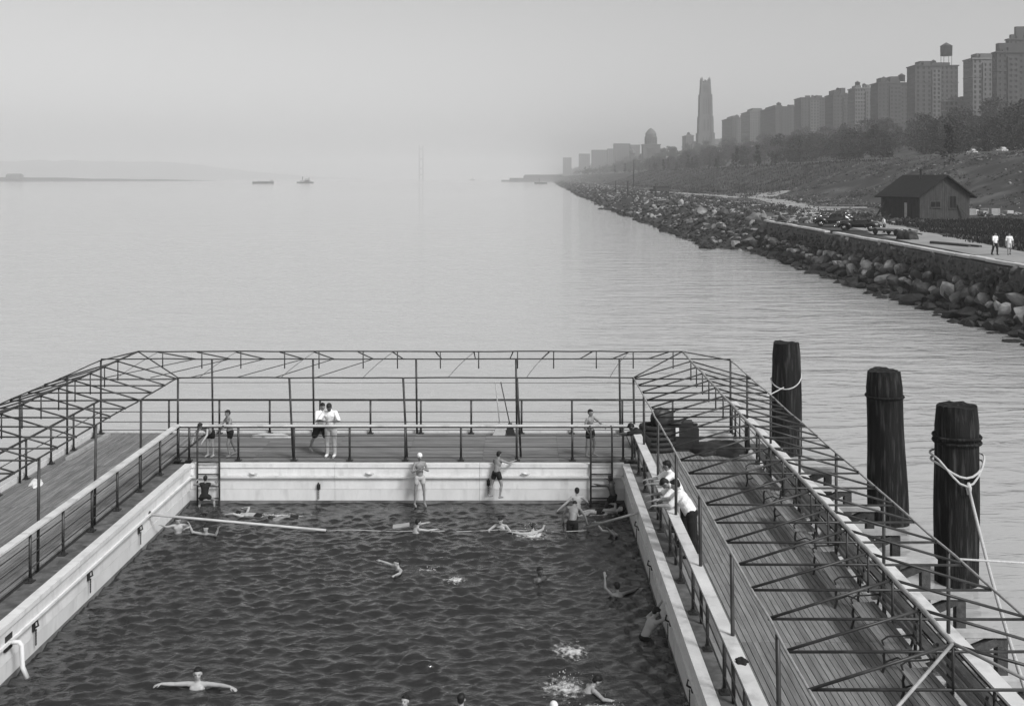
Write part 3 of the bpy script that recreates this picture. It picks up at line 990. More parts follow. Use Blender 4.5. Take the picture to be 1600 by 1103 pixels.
    if 'shirt' in wear or 'dark_shirt' in wear:
        c = MB(); torso_prims(c, .02)
        for a_ in arms: arm_prims(c, a_, .018, .85)
        cone(c, nb - T * .02 * H, nb + T * .015 * H, .040 * H, .038 * H)
        queue(c, "shirt", M['shirt' if 'shirt' in wear else 'dark_cloth'], root, .014, 2)
    for w in wear:
        if w in ('trousers', 'pale_trousers', 'shorts', 'pale_shorts'):
            c = MB()
            ell(c, P - T * .005 * H, (.090 * H * bld + .022, .068 * H * bld + .022, .068 * H), fr)
            for lg in legs: leg_prims(c, lg, .022, 2 if 'trousers' in w else .7)
            queue(c, "trousers" if 'trousers' in w else "shorts", M['grey_cloth' if 'pale' in w else 'dark_cloth'], root, .015, 2)
        if w == 'shoes':
            for lg in legs:
                c = MB(); foot_prims(c, lg, .010); queue(c, "shoe", M['dark_cloth'], root, .012, 2)
        if w == 'pale_shoes':
            for lg in legs:
                c = MB(); foot_prims(c, lg, .010); queue(c, "shoe", M['cloth'], root, .012, 2)
    if cap:
        c = MB()
        ell(c, hc + Hd * .022 * H - lk * .006 * H, (.051 * H, .061 * H, .054 * H), hfr)
        queue(c, "bathing_cap", M['cap'], root, .011, 2)
    elif hair:
        c = MB()
        ell(c, hc + Hd * .026 * H - lk * .012 * H, (.049 * H, .055 * H, .050 * H), hfr)
        ell(c, hc + Hd * .002 * H - lk * .028 * H, (.043 * H, .036 * H, .046 * H), hfr)
        ell(c, hc + Hd * .050 * H + lk * .026 * H, (.036 * H, .024 * H, .020 * H), hfr)
        queue(c, "hair", M['hair'], root, .011, 1)
    e = MB()
    for s in (-1, 1):
        ell(e, hc + hx * s * .019 * H + Hd * .002 * H + lk * .048 * H, (.007 * H, .005 * H, .0045 * H), hfr, 8, 6)
    e.build("eyes", M['hair'], root, True)
    return root

W0 = 0.0
def D2(d): return R(d)
# --- on the end deck
person("boy in dark trunks bent over the railing above the ladder", (-9.62, 34.62, DECK), D2(158), 1.45, torso=(0, .80, .55), head=(0, .75, .25), look=(0, .3, -1),
       la=((-.3, .5, -.85), (.1, .5, -.5)), ra=((.3, .5, -.85), (-.1, .5, -.5)), skin='skin_l')
person("boy in dark trunks striding with one hand on the railing, behind the bent boy", (-9.02, 34.66, DECK), D2(128), 1.5, torso=(0, .12, 1), head=(0, .25, 1),
       la=((-.6, .55, -.75), (-.2, .9, -.1)), ra=((.2, .6, -.8), (-.3, .9, .1)), ll=((-.1, .35, -1), (-.02, -.15, -1)), rl=((.1, -.3, -1), (0, -.4, -1)), skin='skin_m')
person("man in white shirt and light trousers resting both arms on the railing", (-5.90, 34.66, DECK), D2(172), 1.74, torso=(0, .22, 1), head=(0, .55, .85), look=(0, .6, -.7),
       la=((-.5, .4, -.8), (.8, .65, .05)), ra=((.5, .4, -.8), (-.8, .65, .05)), skin='skin_d', wear=('shirt', 'pale_trousers', 'pale_shoes'), build=1.02)
person("barelegged youth in white shirt and dark shorts, close behind the man in light trousers", (-6.28, 35.05, DECK), D2(215), 1.66, torso=(0, .15, 1), head=(0, .35, 1),
       la=((-.4, .6, -.7), (.3, .9, .1)), ra=((.3, .6, -.7), (-.4, .9, .1)), ll=((-.15, .3, -1), (-.05, -.2, -1)), rl=((.3, -.35, -1), (.1, -.55, -1)), skin='skin_m', wear=('shirt', 'shorts'))
person("barefoot boy in dark trunks reaching one arm down to the corner ladder", (2.12, 34.62, DECK), D2(228), 1.5, torso=(.08, .05, 1), head=(0, .15, 1),
       la=((-.9, .35, -.75), (-.75, .3, -.75)), ra=((.35, -.1, -.85), (-.35, .35, -.6)), ll=((-.2, .12, -1), (-.02, -.1, -1)), rl=((.12, -.05, -1), (0, -.12, -1)), skin='skin_m')
person("person in dark clothes leaning over the corner of the railing, arm stretched out", (3.70, 33.0, DECK), D2(84), 1.62, torso=(0, .75, .75), head=(0, .85, .5), look=(0, .7, -.6),
       la=((-.2, 1, -.15), (0, 1, -.05)), ra=((.3, .8, -.6), (-.2, .9, -.1)), skin='skin_d', wear=('dark_shirt', 'trousers', 'shoes'))
# --- on the wall and the ladders
person("boy in dark bathing suit climbing the ladder, arms spread to its rails", (-9.42, 33.28, 0), D2(8), 1.32, hip_z=.36, torso=(.05, .05, 1), la=((-.9, .35, -.2), (.25, .9, .35)), ra=((.95, .2, -.3), (-.3, .9, .25)),
       ll=((-.3, .5, -.8), (-.1, -.2, -1)), rl=((.5, .6, -.5), (.1, -.2, -1)), skin='skin_m', wear=('suit',))
person("slim bather in white cap standing at the pool wall with folded arms", (-3.04, 33.42, .02), D2(200), 1.60, torso=(0, -.03, 1), head=(0, .12, 1),
       la=((-.35, .25, -.9), (.8, .6, .5)), ra=((.35, .25, -.9), (-.8, .6, .5)), ll=((-.12, .05, -1), (-.06, -.04, -1)), rl=((.12, .0, -1), (.05, -.1, -1)), skin='skin_m', wear=('pale_trunks',), cap=True, build=.9)
person("boy in dark trunks edging along the wall, hands on its coping", (-.75, 33.50, .24), D2(-38), 1.42, torso=(.0, .18, 1), head=(.1, .2, 1),
       la=((-.5, .5, -.5), (.3, .9, .2)), ra=((.6, .7, -.35), (.1, 1, .15)), ll=((-.22, -.12, -1), (-.12, -.2, -1)), rl=((.28, .1, -1), (.05, -.3, -1)), skin='skin_m')
person("dark-skinned boy clinging to the corner ladder", (2.72, 33.30, 0), D2(40), 1.36, hip_z=.34, torso=(-.12, .15, 1), la=((-.9, .4, .1), (-.9, .1, .3)), ra=((.5, .8, 0), (-.3, .9, .2)),
       ll=((-.2, .5, -.8), (-.1, -.2, -1)), rl=((.2, .4, -.9), (.1, -.2, -1)), skin='skin_d')
# --- in the water
person("boy standing waist-deep with his bare back turned, near the corner ladder", (1.62, 32.9, 0), D2(5), 1.5, hip_z=.02, torso=(.03, .05, 1), head=(0, .2, 1),
       la=((-.75, -.1, -.7), (-.7, .1, -.6)), ra=((.6, .3, -.6), (.2, .8, -.4)), skin='skin_l')
person("stooping boy with bare back and dark trunks, standing in the water", (1.42, 31.35, 0), D2(-12), 1.55, hip_z=.16, torso=(0, .55, .85), head=(0, 1, .0), look=(0, 0, -1),
       la=((-.5, .3, -.8), (-.2, .2, -1)), ra=((.55, .2, -.8), (.3, .2, -1)), skin='skin_m')
person("pale swimmer floating on his back below the corner ladder", (2.35, 32.75, 0), D2(95), 1.5, hip_z=.03, torso=(0, -1, .08), sh=(1, 0, 0), head=(0, -1, .35), look=(0, .2, 1),
       la=((-.7, .6, .4), (-.4, .8, .2)), ra=((.8, -.2, .3), (.6, .6, -.1)), ll=((-.1, 1, .16), (-.05, .8, -.3)), rl=((.15, 1, .05), (.05, 1, -.2)), feet=((0, .4, 1), (0, .4, 1)), skin='skin_l')
person("curled swimmer holding the short pole by the shaded wall", (2.72, 30.9, 0), D2(120), 1.45, hip_z=-.30, torso=(0, .5, .8), head=(0, .6, .6),
       la=((-.6, .7, .2), (.2, .6, .7)), ra=((.6, .7, .1), (.3, .5, .8)), skin='skin_l')
person("boy at the white wall clasping the high end of the long pole", (-9.50, 31.0, 0), D2(195), 1.4, hip_z=-.16, torso=(0, .15, 1), head=(0, .3, 1),
       la=((-.7, .6, -.1), (.4, .7, .1)), ra=((.6, .7, .1), (.5, .6, .4)), skin='skin_l')
person("swimmer hanging under the long pole with both arms raised", (-8.72, 30.75, 0), D2(165), 1.45, hip_z=-.38, torso=(0, -.25, .95), head=(0, .2, 1),
       la=((-.9, .45, .15), (-.45, .2, .85)), ra=((.9, .3, .2), (.25, .2, .9)), skin='skin_l', curl=1)
person("swimmer doing the crawl beyond the long pole, arm lifted", (-7.7, 32.6, 0), D2(75), 1.5, hip_z=-.05, torso=(0, 1, .06), head=(0, 1, .1), look=(0, 0, -1),
       la=((-.4, .9, .35), (.1, 1, -.2)), ra=((.8, .2, .35), (.3, .9, -.2)), ll=((-.1, -1, -.05), (0, -1, -.1)), rl=((.1, -1, 0), (0, -1, -.15)), feet=((0, -1, -.2), (0, -1, -.2)), skin='skin_l')
person("swimmer face down in the water, back awash, beyond the long pole", (-6.65, 32.4, 0), D2(100), 1.5, hip_z=-.05, torso=(0, 1, .02), head=(0, 1, .15), look=(0, 0, -1),
       la=((-.3, 1, .0), (0, 1, -.1)), ra=((.4, .8, .0), (.1, 1, -.1)), ll=((-.1, -1, -.05), (0, -1, -.1)), rl=((.1, -1, 0), (0, -1, -.1)), feet=((0, -1, -.2), (0, -1, -.2)), skin='skin_m')
person("boy in the water holding a pale board, head turned aside", (-3.02, 31.0, 0), D2(-55), 1.45, hip_z=-.28, torso=(0, .35, .9), head=(.1, .1, 1),
       la=((-.5, .8, 0), (.2, 1, .1)), ra=((.6, .8, -.1), (0, 1, 0)), skin='skin_l')
mm = MB(); mm.box((0, 0, .10), (.46, .24, .04))
tag(mm.build("float_board", M['timber'], None, False, (-3.34, 31.15, .05), (0, R(-6), R(5))), "pale wooden float board held by a boy in the water", "float board")
person("swimmer with raised chin, hands breaking the water, alone in midpool", (-2.92, 28.1, 0), D2(120), 1.5, hip_z=-.33, torso=(0, .45, .85), head=(0, .1, 1),
       la=((-.9, .5, .1), (-.6, .8, .15)), ra=((.9, .3, .1), (.8, .6, .2)), skin='skin_l')
person("dark-haired bather with wet shoulders above the water, beside the splashing boy", (-.55, 31.4, 0), D2(165), 1.45, hip_z=-.28, torso=(0, .25, .95), head=(0, .4, .9),
       la=((-.7, .5, -.5), (.3, .8, -.2)), ra=((.7, .5, -.5), (-.3, .8, -.2)), skin='skin_l')
person("boy half hidden by his own white splash", (.42, 30.7, 0), D2(30), 1.45, hip_z=-.30, torso=(0, .5, .8), head=(0, .2, 1),
       la=((-.9, .4, .0), (-.6, .6, .1)), ra=((.9, .4, .0), (.6, .7, .1)), skin='skin_l')
person("dark-skinned boy with only head and neck above calm water", (.43, 27.3, 0), D2(215), 1.55, hip_z=-.37, torso=(0, .05, 1), head=(0, .05, 1), skin='skin_d')
person("swimmer with one bent arm out of the water along the shaded wall", (2.30, 26.2, 0), D2(20), 1.5, hip_z=-.36, torso=(0, .3, .9), head=(0, .3, 1),
       la=((-.5, .0, .55), (.1, .3, .9)), ra=((.9, .35, -.05), (.8, .5, 0)), skin='skin_m')
person("bather hauling himself up the shaded wall, bare back showing", (2.62, 23.9, 0), D2(-62), 1.55, hip_z=-.02, torso=(.05, .42, .85), head=(0, .6, .8),
       la=((-.2, .8, .3), (0, .6, .6)), ra=((.3, .8, .3), (0, .6, .6)), skin='skin_l')
person("swimmer floating upright with both arms stretched out wide", (-6.25, 21.55, 0), D2(178), 1.66, hip_z=-.39, torso=(0, -.1, 1), head=(0, -.02, 1), look=(-.25, 1, .15),
       la=((-1, .15, .0), (-1, .35, .02), (-1, .4, -.25)), ra=((1, .05, -.03), (1, .2, .10), (.9, .5, -.1)), skin='skin_l', voxel=.009)
person("boy with wet fringe looking up from the water, next to a bather seen from behind", (-2.14, 20.55, 0), D2(160), 1.5, hip_z=-.36, torso=(0, .02, 1), head=(0, -.1, 1), skin='skin_l', voxel=.009)
person("bather seen from behind with dark head and pale shoulders", (-1.12, 20.55, 0), D2(-8), 1.55, hip_z=-.38, torso=(0, .1, 1), head=(0, .1, 1), la=((-.8, .3, -.3), (-.5, .7, -.2)), ra=((.8, .3, -.3), (.5, .7, -.2)), skin='skin_l', voxel=.009)
person("swimmer with wet pale back twisting through a big white splash", (1.10, 21.25, 0), D2(-75), 1.55, hip_z=-.26, torso=(-.1, .55, .75), head=(.1, .6, .7),
       la=((-.5, .6, -.3), (.1, .8, -.2)), ra=((.7, .3, -.2), (.3, .8, -.1)), skin='skin_l', voxel=.009)
person("bather in white cap low in the water beside the big splash", (.62, 20.45, 0), D2(30), 1.5, hip_z=-.45, torso=(0, .1, 1), head=(0, .15, 1), skin='skin_l', cap=True, voxel=.009)
# --- on the bench deck
person("man in white shirt and black trousers leaning on the railing", (3.86, 25.5, DECK), D2(82), 1.86, torso=(.05, .58, 1), head=(0, .5, 1), look=(0, .9, -.4),
       la=((-.25, .75, -.75), (.1, 1, -.05)), ra=((.4, .7, -.75), (-.3, 1, .0)), ll=((-.08, -.05, -1), (0, -.04, -1)), rl=((.12, -.12, -1), (.03, -.15, -1)), skin='skin_l', wear=('shirt', 'trousers', 'shoes'), build=1.14, voxel=.010)
person("man in white shirt bent far over the railing, dark head down", (3.84, 26.3, DECK), D2(88), 1.80, torso=(0, .62, .8), head=(0, .9, .35), look=(0, .4, -1),
       la=((-.2, .7, -.7), (.1, 1, -.15)), ra=((.3, .7, -.7), (-.2, 1, -.1)), skin='skin_m', wear=('shirt', 'trousers', 'shoes'), build=1.05)
person("man in white shirt looking along the pool, elbows on the railing", (3.84, 27.4, DECK), D2(95), 1.80, torso=(0, .42, .87), head=(0, .35, 1), look=(.3, 1, 0),
       la=((-.2, .8, -.6), (.2, 1, -.05)), ra=((.3, .8, -.6), (-.2, 1, -.05)), skin='skin_m', wear=('shirt', 'pale_trousers', 'shoes'))
# --- on the shore
person("man in white shirt and dark trousers walking on the pale path", (35.6, 84.2, 3.98), D2(195), 1.75, ll=((-.06, .25, -1), (0, 0, -1)), rl=((.06, -.22, -1), (0, -.4, -1)), la=((-.2, -.2, -1), (-.1, .2, -1)), ra=((.2, .25, -1), (.1, .4, -1)), skin='skin_m', wear=('shirt', 'trousers', 'shoes'), voxel=.016)
person("walker in white shirt and light shorts on the pale path", (36.75, 84.4, 3.98), D2(170), 1.72, ll=((-.06, -.2, -1), (0, -.35, -1)), rl=((.06, .22, -1), (0, 0, -1)), skin='skin_m', wear=('shirt', 'pale_shorts', 'shoes'), voxel=.016)
person("man in white shirt and dark trousers standing beside the parked black cars", (38.3, 118.3, 4.0), D2(100), 1.75, torso=(0, .12, 1), skin='skin_m', wear=('shirt', 'trousers', 'shoes'), voxel=.016)

# ------------------------------------------------------------------ splashes and foam
def splash(label, c, sx, sy, h, n, seed):
    """a thin broken foam film lying on the waves, with fine drops thrown up from it"""
    rnd = random.Random(seed)
    k = 36
    u, v = np.meshgrid(np.linspace(-1, 1, k), np.linspace(-1, 1, k))
    z = pool_height(c[0] + u * sx, c[1] + v * sy, WAVES) + .012
    me_ = bpy.data.meshes.new("splash")
    me_.from_pydata(np.stack([u.ravel(), v.ravel(), z.ravel()], 1).tolist(), [], [(b * k + a, b * k + a + 1, b * k + a + k + 1, b * k + a + k) for b in range(k - 1) for a in range(k - 1)])
    me_.polygons.foreach_set("use_smooth", [True] * len(me_.polygons)); me_.materials.append(M['foam_film'])
    o = link_mesh("splash", me_, None, c, (0, 0, 0), (sx, sy, 1))
    tag(o, label, "splash", kind="stuff")
    mm = MB()
    for _ in range(int(n * h * .5)):
        a_ = rnd.uniform(0, 6.28); q = abs(rnd.gauss(0, .30))
        rad = .003 + .006 * rnd.random() ** 3
        ell(mm, (q * math.cos(a_), q * math.sin(a_), .03 + h * rnd.random() ** 1.5 * max(.1, 1 - q)), (rad / sx, rad / sy, rad * rnd.uniform(1, 3)), None, 5, 3)
    if mm.v:
        d = mm.build("droplets", M['foam'], o, True); d["kind"] = "stuff"
splash("white splash thrown up round a boy in midpool", (.25, 30.7, .0), .85, .8, .40, 420, 1)
splash("big white splash behind the twisting swimmer", (.82, 21.5, .0), .85, .85, .35, 500, 2)
splash("patch of white foam on open pool water", (-1.65, 27.3, 0), .55, .5, .03, 100, 3)
splash("white splash before the white-capped bather", (1.55, 20.7, 0), .8, .4, .25, 220, 4)
splash("small splash at the lone swimmer's hands", (-2.35, 28.0, 0), .45, .3, .10, 110, 5)
splash("faint foam trail on the pool water", (1.0, 23.2, 0), .7, .9, .04, 150, 6)
splash("foam round the floating swimmer by the corner ladder", (2.2, 32.6, 0), .9, .4, .2, 140, 7)
splash("foam along the crawl swimmer's back", (-7.1, 32.5, 0), 1.0, .3, .12, 110, 8)
splash("small splash by the boy with the board", (-2.5, 31.0, 0), .4, .25, .12, 70, 9)
flush()

# ------------------------------------------------------------------ riverbank terrain
WALL_X, WALL_Y0, WALL_Y1, SHELF = 33.7, 60.0, 151.0, 3.95
def sst(a, b, x):
    t = min(1, max(0, (x - a) / (b - a)))
    return t * t * (3 - 2 * t)
def shore_x(y):
    if y < 350: x = 27.5
    elif y < 3500: x = 27.5 + (y - 350) * .021
    else: x = 93.6 + (y - 3500) * .05
    if y > 150:
        x += 1.6 * mnoise.noise((y * .035, 3.1, 0)) + .8 * mnoise.noise((y * .13, 7.7, 0)) + min(6, y * .006) * mnoise.noise((y * .008, 1.2, 0))
        x -= 4.5 * math.exp(-((y - 352) / 9) ** 2)          # a low spit
    return x
def hill_top(y): return 33 + 15 * sst(500, 1900, y)
def ground_z(x, y):
    xs = shore_x(y)
    d = x - xs
    if y < WALL_Y1 + 6:
        k = sst(WALL_Y1 - 4, WALL_Y1 + 6, y)
        zw = -1.8 if x < WALL_X - 1.2 else (-1.8 + (x - WALL_X + 1.2) * 2.6 if x < WALL_X + .3 else SHELF)
        zw = min(zw, SHELF)
    else:
        k, zw = 1, 0
    zb = -2.2 + 2.2 * sst(-6, 0, d) + 3.7 * sst(0, 9, d) + .25 * sst(9, 14, d)
    if 1 < d < 12: zb += .5 * mnoise.noise((x * .5, y * .35, 0))
    z = zw * (1 - k) + zb * k
    if x > WALL_X + 4:
        f = sst(WALL_X + 4, WALL_X + 12, x)
        z += f * .25 * mnoise.noise((x * .12, y * .08, 5))
        z += 12.2 * sst(78, 126, x) + f * sst(70, 90, x) * (1 - sst(118, 128, x)) * (1.1 * mnoise.noise((x * .09, y * .05, 2)) + .5 * mnoise.noise((x * .3, y * .2, 4)))
        z += (hill_top(y) - 16.2) * sst(152, 272, x)
    return z
xs_ = list(np.arange(18, 40, .55)) + list(np.arange(40, 160, 2.2)) + list(np.arange(160, 310, 7)) + list(np.arange(310, 2400, 130))
ys_ = list(np.arange(52, 160, 2.0))
while ys_[-1] < 7600: ys_.append(ys_[-1] * 1.0135 + .3)
me = bpy.data.meshes.new("riverbank")
vv = [(x, y, ground_z(x, y)) for y in ys_ for x in xs_]
nx = len(xs_)
ff = [(j * nx + i, j * nx + i + 1, (j + 1) * nx + i + 1, (j + 1) * nx + i) for j in range(len(ys_) - 1) for i in range(nx - 1)]
me.from_pydata(vv, [], ff)
me.polygons.foreach_set("use_smooth", [True] * len(me.polygons))
me.materials.append(M['soil'])
tag(link_mesh("riverbank", me), kind="structure")

def strip(name, pts, mat, lift=.05, cross=5):
    """a path that follows the ground: pts = (x, y, half width)"""
    mm = MB()
    sub = []
    for a_, b_ in zip(pts[:-1], pts[1:]):
        n = max(2, int((Vector(b_[:2]) - Vector(a_[:2])).length / 5))
        for k in range(n):
            q = k / n
            sub.append([a_[i] + (b_[i] - a_[i]) * q for i in range(3)])
    sub.append(list(pts[-1]))
    for i, p in enumerate(sub):
        q0, q1 = sub[max(0, i - 1)], sub[min(len(sub) - 1, i + 1)]
        d = Vector((q1[0] - q0[0], q1[1] - q0[1], 0)).normalized()
        nrm = Vector((d.y, -d.x, 0))
        w = p[2] * (1 + .12 * mnoise.noise((p[1] * .1, p[0] * .1, 9)))
        for c in range(cross + 1):
            t = -1 + 2 * c / cross
            x, y = p[0] + nrm.x * w * t, p[1] + nrm.y * w * t
            edge = .03 if abs(t) < .95 else -.04
            mm.v.append((x, y, max(ground_z(x, y), ground_z(p[0], p[1]) - .1) + lift + edge))
    for i in range(len(sub) - 1):
        for c in range(cross):
            k = i * (cross + 1) + c
            mm.f.append((k, k + 1, k + cross + 2, k + cross + 1)); mm.m.append(0)
    tag(mm.build(name, mat, None, True), kind="structure")
strip("path_walk", [(36.9, 62, 2.4), (37.0, 85, 2.5), (38.2, 100, 3.0), (40.0, 117, 3.2), (42.5, 134, 3.2), (44, 150, 4.0), (46, 170, 3.4)], M['path'])
strip("path_shore", [(45, 168, 2.5), (58, 235, 3.2), (70, 320, 4), (62, 420, 3.5), (52, 520, 3), (52, 800, 3), (60, 1200, 3)], M['path'], .08)
strip("path_yard", [(60, 330, 4), (85, 372, 5), (120 - 42, 400, 4)], M['path'], .12)
strip("road", [(131, 150, 4.5), (131, 400, 4.5), (131, 800, 4.5), (133, 1500, 4.5), (140, 2600, 4.5)], M['road'], .25)
strip("path_upper", [(196, 300, 2.5), (196, 420, 2.5)], M['road'], .35)

# ------------------------------------------------------------------ stones
def rock_mesh(name, seed, mat, sub=2, flat=.75):
    bm_ = bmesh.new()
    bmesh.ops.create_icosphere(bm_, subdivisions=sub, radius=.5)
    rnd = random.Random(seed)
    o = Vector((rnd.uniform(-9, 9), rnd.uniform(-9, 9), rnd.uniform(-9, 9)))
    planes = [(Vector((rnd.gauss(0, 1), rnd.gauss(0, 1), rnd.gauss(0, 1))).normalized(), rnd.uniform(.20, .36)) for _ in range(10)]
    for v in bm_.verts:
        v.co *= 1 + .28 * mnoise.noise(v.co * 2.2 + o)
        for n_, d_ in planes:                       # broken, faceted faces
            e = v.co.dot(n_) - d_
            if e > 0: v.co -= n_ * e * .97
        v.co.z *= flat
    me_ = bpy.data.meshes.new(name)
    bm_.to_mesh(me_); bm_.free()
    me_.materials.append(mat)
    return me_
RK = {k: [rock_mesh("stone", 100 + i + 20 * j, M[k]) for i in range(7)] for j, k in enumerate(('stone', 'stone_l', 'stone_w'))}
def put_rock(name, kind, parent, x, y, z, s, rnd):
    return link_mesh(name, rnd.choice(RK[kind]), parent, (x, y, z), (rnd.uniform(-.9, .9), rnd.uniform(-.9, .9), rnd.uniform(0, 6.28)),
                     (s * rnd.uniform(.7, 1.6), s * rnd.uniform(.7, 1.4), s * rnd.uniform(.7, 1.3)))
# the sea wall: face with rough masonry, a row of pale boulders at its foot, wet dark stones at the waterline
sw = MB()
sw.box2((WALL_X - .55, WALL_Y0, -1.6), (WALL_X + .3, WALL_Y1, SHELF - .25))
sw = sw.build("sea_wall", M['stone'])
tag(sw, "long rough stone sea wall with pale coping below the path", "sea wall")
rnd = random.Random(5)
y = WALL_Y0
while y < WALL_Y1:
    L = rnd.uniform(2.5, 4.2)
    if not (118 < y < 121):
        mm = MB(); mm.box((0, L / 2, 0), (.62, L - .04, .2))
        mm.build("coping_stone", M['coping'], sw, loc=(WALL_X + rnd.uniform(-.04, .04), y, SHELF - .03 + rnd.uniform(-.03, .03)))
    y += L
mass = {'stone': [], 'stone_l': [], 'stone_w': []}
count = 0
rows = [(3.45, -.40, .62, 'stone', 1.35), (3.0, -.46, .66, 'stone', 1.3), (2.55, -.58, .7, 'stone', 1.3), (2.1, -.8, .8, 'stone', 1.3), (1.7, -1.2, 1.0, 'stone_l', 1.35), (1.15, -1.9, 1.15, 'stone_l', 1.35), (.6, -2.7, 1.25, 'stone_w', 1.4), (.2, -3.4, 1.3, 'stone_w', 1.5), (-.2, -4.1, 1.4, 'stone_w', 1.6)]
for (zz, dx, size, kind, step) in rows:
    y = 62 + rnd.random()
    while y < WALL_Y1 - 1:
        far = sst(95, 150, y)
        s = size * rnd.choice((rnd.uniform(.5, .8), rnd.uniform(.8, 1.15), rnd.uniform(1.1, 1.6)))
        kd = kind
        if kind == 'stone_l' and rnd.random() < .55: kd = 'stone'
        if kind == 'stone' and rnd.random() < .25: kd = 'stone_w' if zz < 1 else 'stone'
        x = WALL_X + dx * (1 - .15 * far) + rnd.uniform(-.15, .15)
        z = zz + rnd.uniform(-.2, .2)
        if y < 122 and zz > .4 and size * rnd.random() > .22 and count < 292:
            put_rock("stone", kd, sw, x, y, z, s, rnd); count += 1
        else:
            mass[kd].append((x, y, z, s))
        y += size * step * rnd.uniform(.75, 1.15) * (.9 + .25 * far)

def rock_mass(name, items, kind, parent=None, label=None, cat=None, sub=1):
    rnd_ = random.Random(len(items))
    bases = []
    for i in range(5):
        t = rock_mesh("t", 300 + i, M[kind], sub)
        bases.append((np.array([v.co[:] for v in t.vertices]), [tuple(p.vertices) for p in t.polygons]))
        bpy.data.meshes.remove(t)
    V_, F_ = [], []
    b0 = 0
    for (x, y, z, s) in items:
        bv, bf = bases[rnd_.randrange(5)]
        a_ = rnd_.uniform(0, 6.28)
        rm = np.array(Matrix.Rotation(a_, 3, 'Z') @ Matrix.Rotation(rnd_.uniform(-.6, .6), 3, 'X'))
        sc_ = np.array([s * rnd_.uniform(.8, 1.4), s * rnd_.uniform(.8, 1.4), s * rnd_.uniform(.7, 1.1)])
        V_.append((bv * sc_) @ rm.T + np.array([x, y, z]))
        F_.extend([tuple(i + b0 for i in f) for f in bf])
        b0 += len(bv)
    me_ = bpy.data.meshes.new(name)
    me_.from_pydata(np.concatenate(V_).tolist(), [], F_)
    me_.materials.append(M[kind])
    o = link_mesh(name, me_, parent)
    tag(o, label, cat, kind="stuff")
    return o
for k, it in mass.items():
    if it: rock_mass("stonework", it, k, sw)
# loose boulders on the bank beyond the wall
rnd = random.Random(21)
n_b = 0
BL = {'stone': "grey boulder on the rough bank beyond the sea wall", 'stone_l': "pale boulder on the rough bank beyond the sea wall", 'stone_w': "dark wet boulder at the waterline beyond the sea wall"}
rub = {'stone': [], 'stone_l': [], 'stone_w': []}
for i in range(210):
    y = 150 + 190 * rnd.random() ** 1.3
    d = rnd.choice((rnd.uniform(-1.2, .8), rnd.uniform(.5, 9), rnd.uniform(3, 12)))
    x = shore_x(y) + d
    kd = 'stone_w' if d < .7 else rnd.choice(('stone', 'stone', 'stone_l'))
    s = rnd.uniform(.8, 2.0) * (1.25 if rnd.random() < .15 else 1)
    o = put_rock("boulder", kd, None, x, y, ground_z(x, y) + .1 * s, s, rnd)
    tag(o, BL[kd], "boulder", {"stone": "grey boulders on the bank", "stone_l": "pale boulders on the bank", "stone_w": "wet boulders at the waterline"}[kd])
for i in range(7000):
    y = 146 * (16 ** (rnd.random() ** 1.25))
    d = rnd.uniform(-1.5, 14) if rnd.random() < .85 else rnd.uniform(10, 22)
    x = shore_x(y) + d * (1 + y / 900)
    z = ground_z(x, y)
    kd = 'stone_w' if d < 1.0 or (d < 3 and rnd.random() < .5) else ('stone_l' if rnd.random() < .22 else 'stone')
    rub[kd].append((x, y, z + .05, rnd.uniform(.35, 1.25) * (1 + y / 900)))
# rubble on the slope behind the house and in the yard
for i in range(9000):
    y = rnd.uniform(150, 450); x = rnd.uniform(70, 126)
    nz_ = mnoise.noise((x * .06, y * .03, 8)) + .6 * mnoise.noise((x * .2, y * .1, 8))
    if rnd.random() < sst(300, 430, y) or nz_ < -.05: continue
    rub['stone_l' if rnd.random() < .22 else 'stone'].append((x, y, ground_z(x, y) + .05, rnd.uniform(.2, .55) + .7 * rnd.random() ** 4))
for i in range(1500):
    y = rnd.uniform(170, 420); x = rnd.uniform(44, 80)
    if mnoise.noise((x * .06, y * .03, 3)) < 0: continue
    rub['stone_l' if rnd.random() < .6 else 'stone'].append((x, y, ground_z(x, y) + .05, rnd.uniform(.2, .8)))
for k, it in rub.items():
    rock_mass("rubble", it, k, None, {"stone": "grey rubble scattered along the bank and slope", "stone_l": "pale rubble scattered along the bank and slope", "stone_w": "dark wet rubble at the waterline"}[k], "rubble")
# bleached beams lying on the bank
BP = [((41, 178, 4.1), (50, 186, 4.5)), ((52, 205, 4.3), (60, 210, 4.4)), ((56, 215, 4.3), (66, 214, 4.4)), ((47, 240, 4.3), (58, 238, 4.5)), ((36.2, 99, 4.15), (37.6, 94, 4.15)), ((36.6, 100, 4.12), (38.3, 93.5, 4.12))]
for i, (a_, b_) in enumerate(BP):
    mm = MB()
    c_ = [(a_[k] + b_[k]) / 2 for k in range(3)]
    c_[2] = ground_z(c_[0], c_[1]) + .12
    d_ = (Vector(b_) - Vector(a_)); d_.z = 0
    mm.bar(-d_ / 2, d_ / 2, .3, .25)
    o = mm.build("timber_beam", M['timber'] if i < 4 else M['darkwood'], None, False, c_)
    tag(o, "bleached timber beam lying among rubble on the bank" if i < 4 else "dark timber beam lying on the pale path", "beam", "bleached beams on the bank" if i < 4 else "dark beams on the path")

# parapet of the road above the slope
pw = empty("parapet_wall", (126.6, 170, 16)); tag(pw, "long low pale parapet wall edging the road above the slope", "wall")
yy = 170.0
while yy < 900:
    L_ = 8 + yy * .02
    mm = MB(); mm.box((0, L_ / 2, .3), (.5, L_ - .1, 1.1))
    mm.build("parapet_block", M['road'], pw, loc=(0, yy - 170, ground_z(126.6, yy + L_ / 2) - 16 + random.uniform(-.06, .06)))
    yy += L_

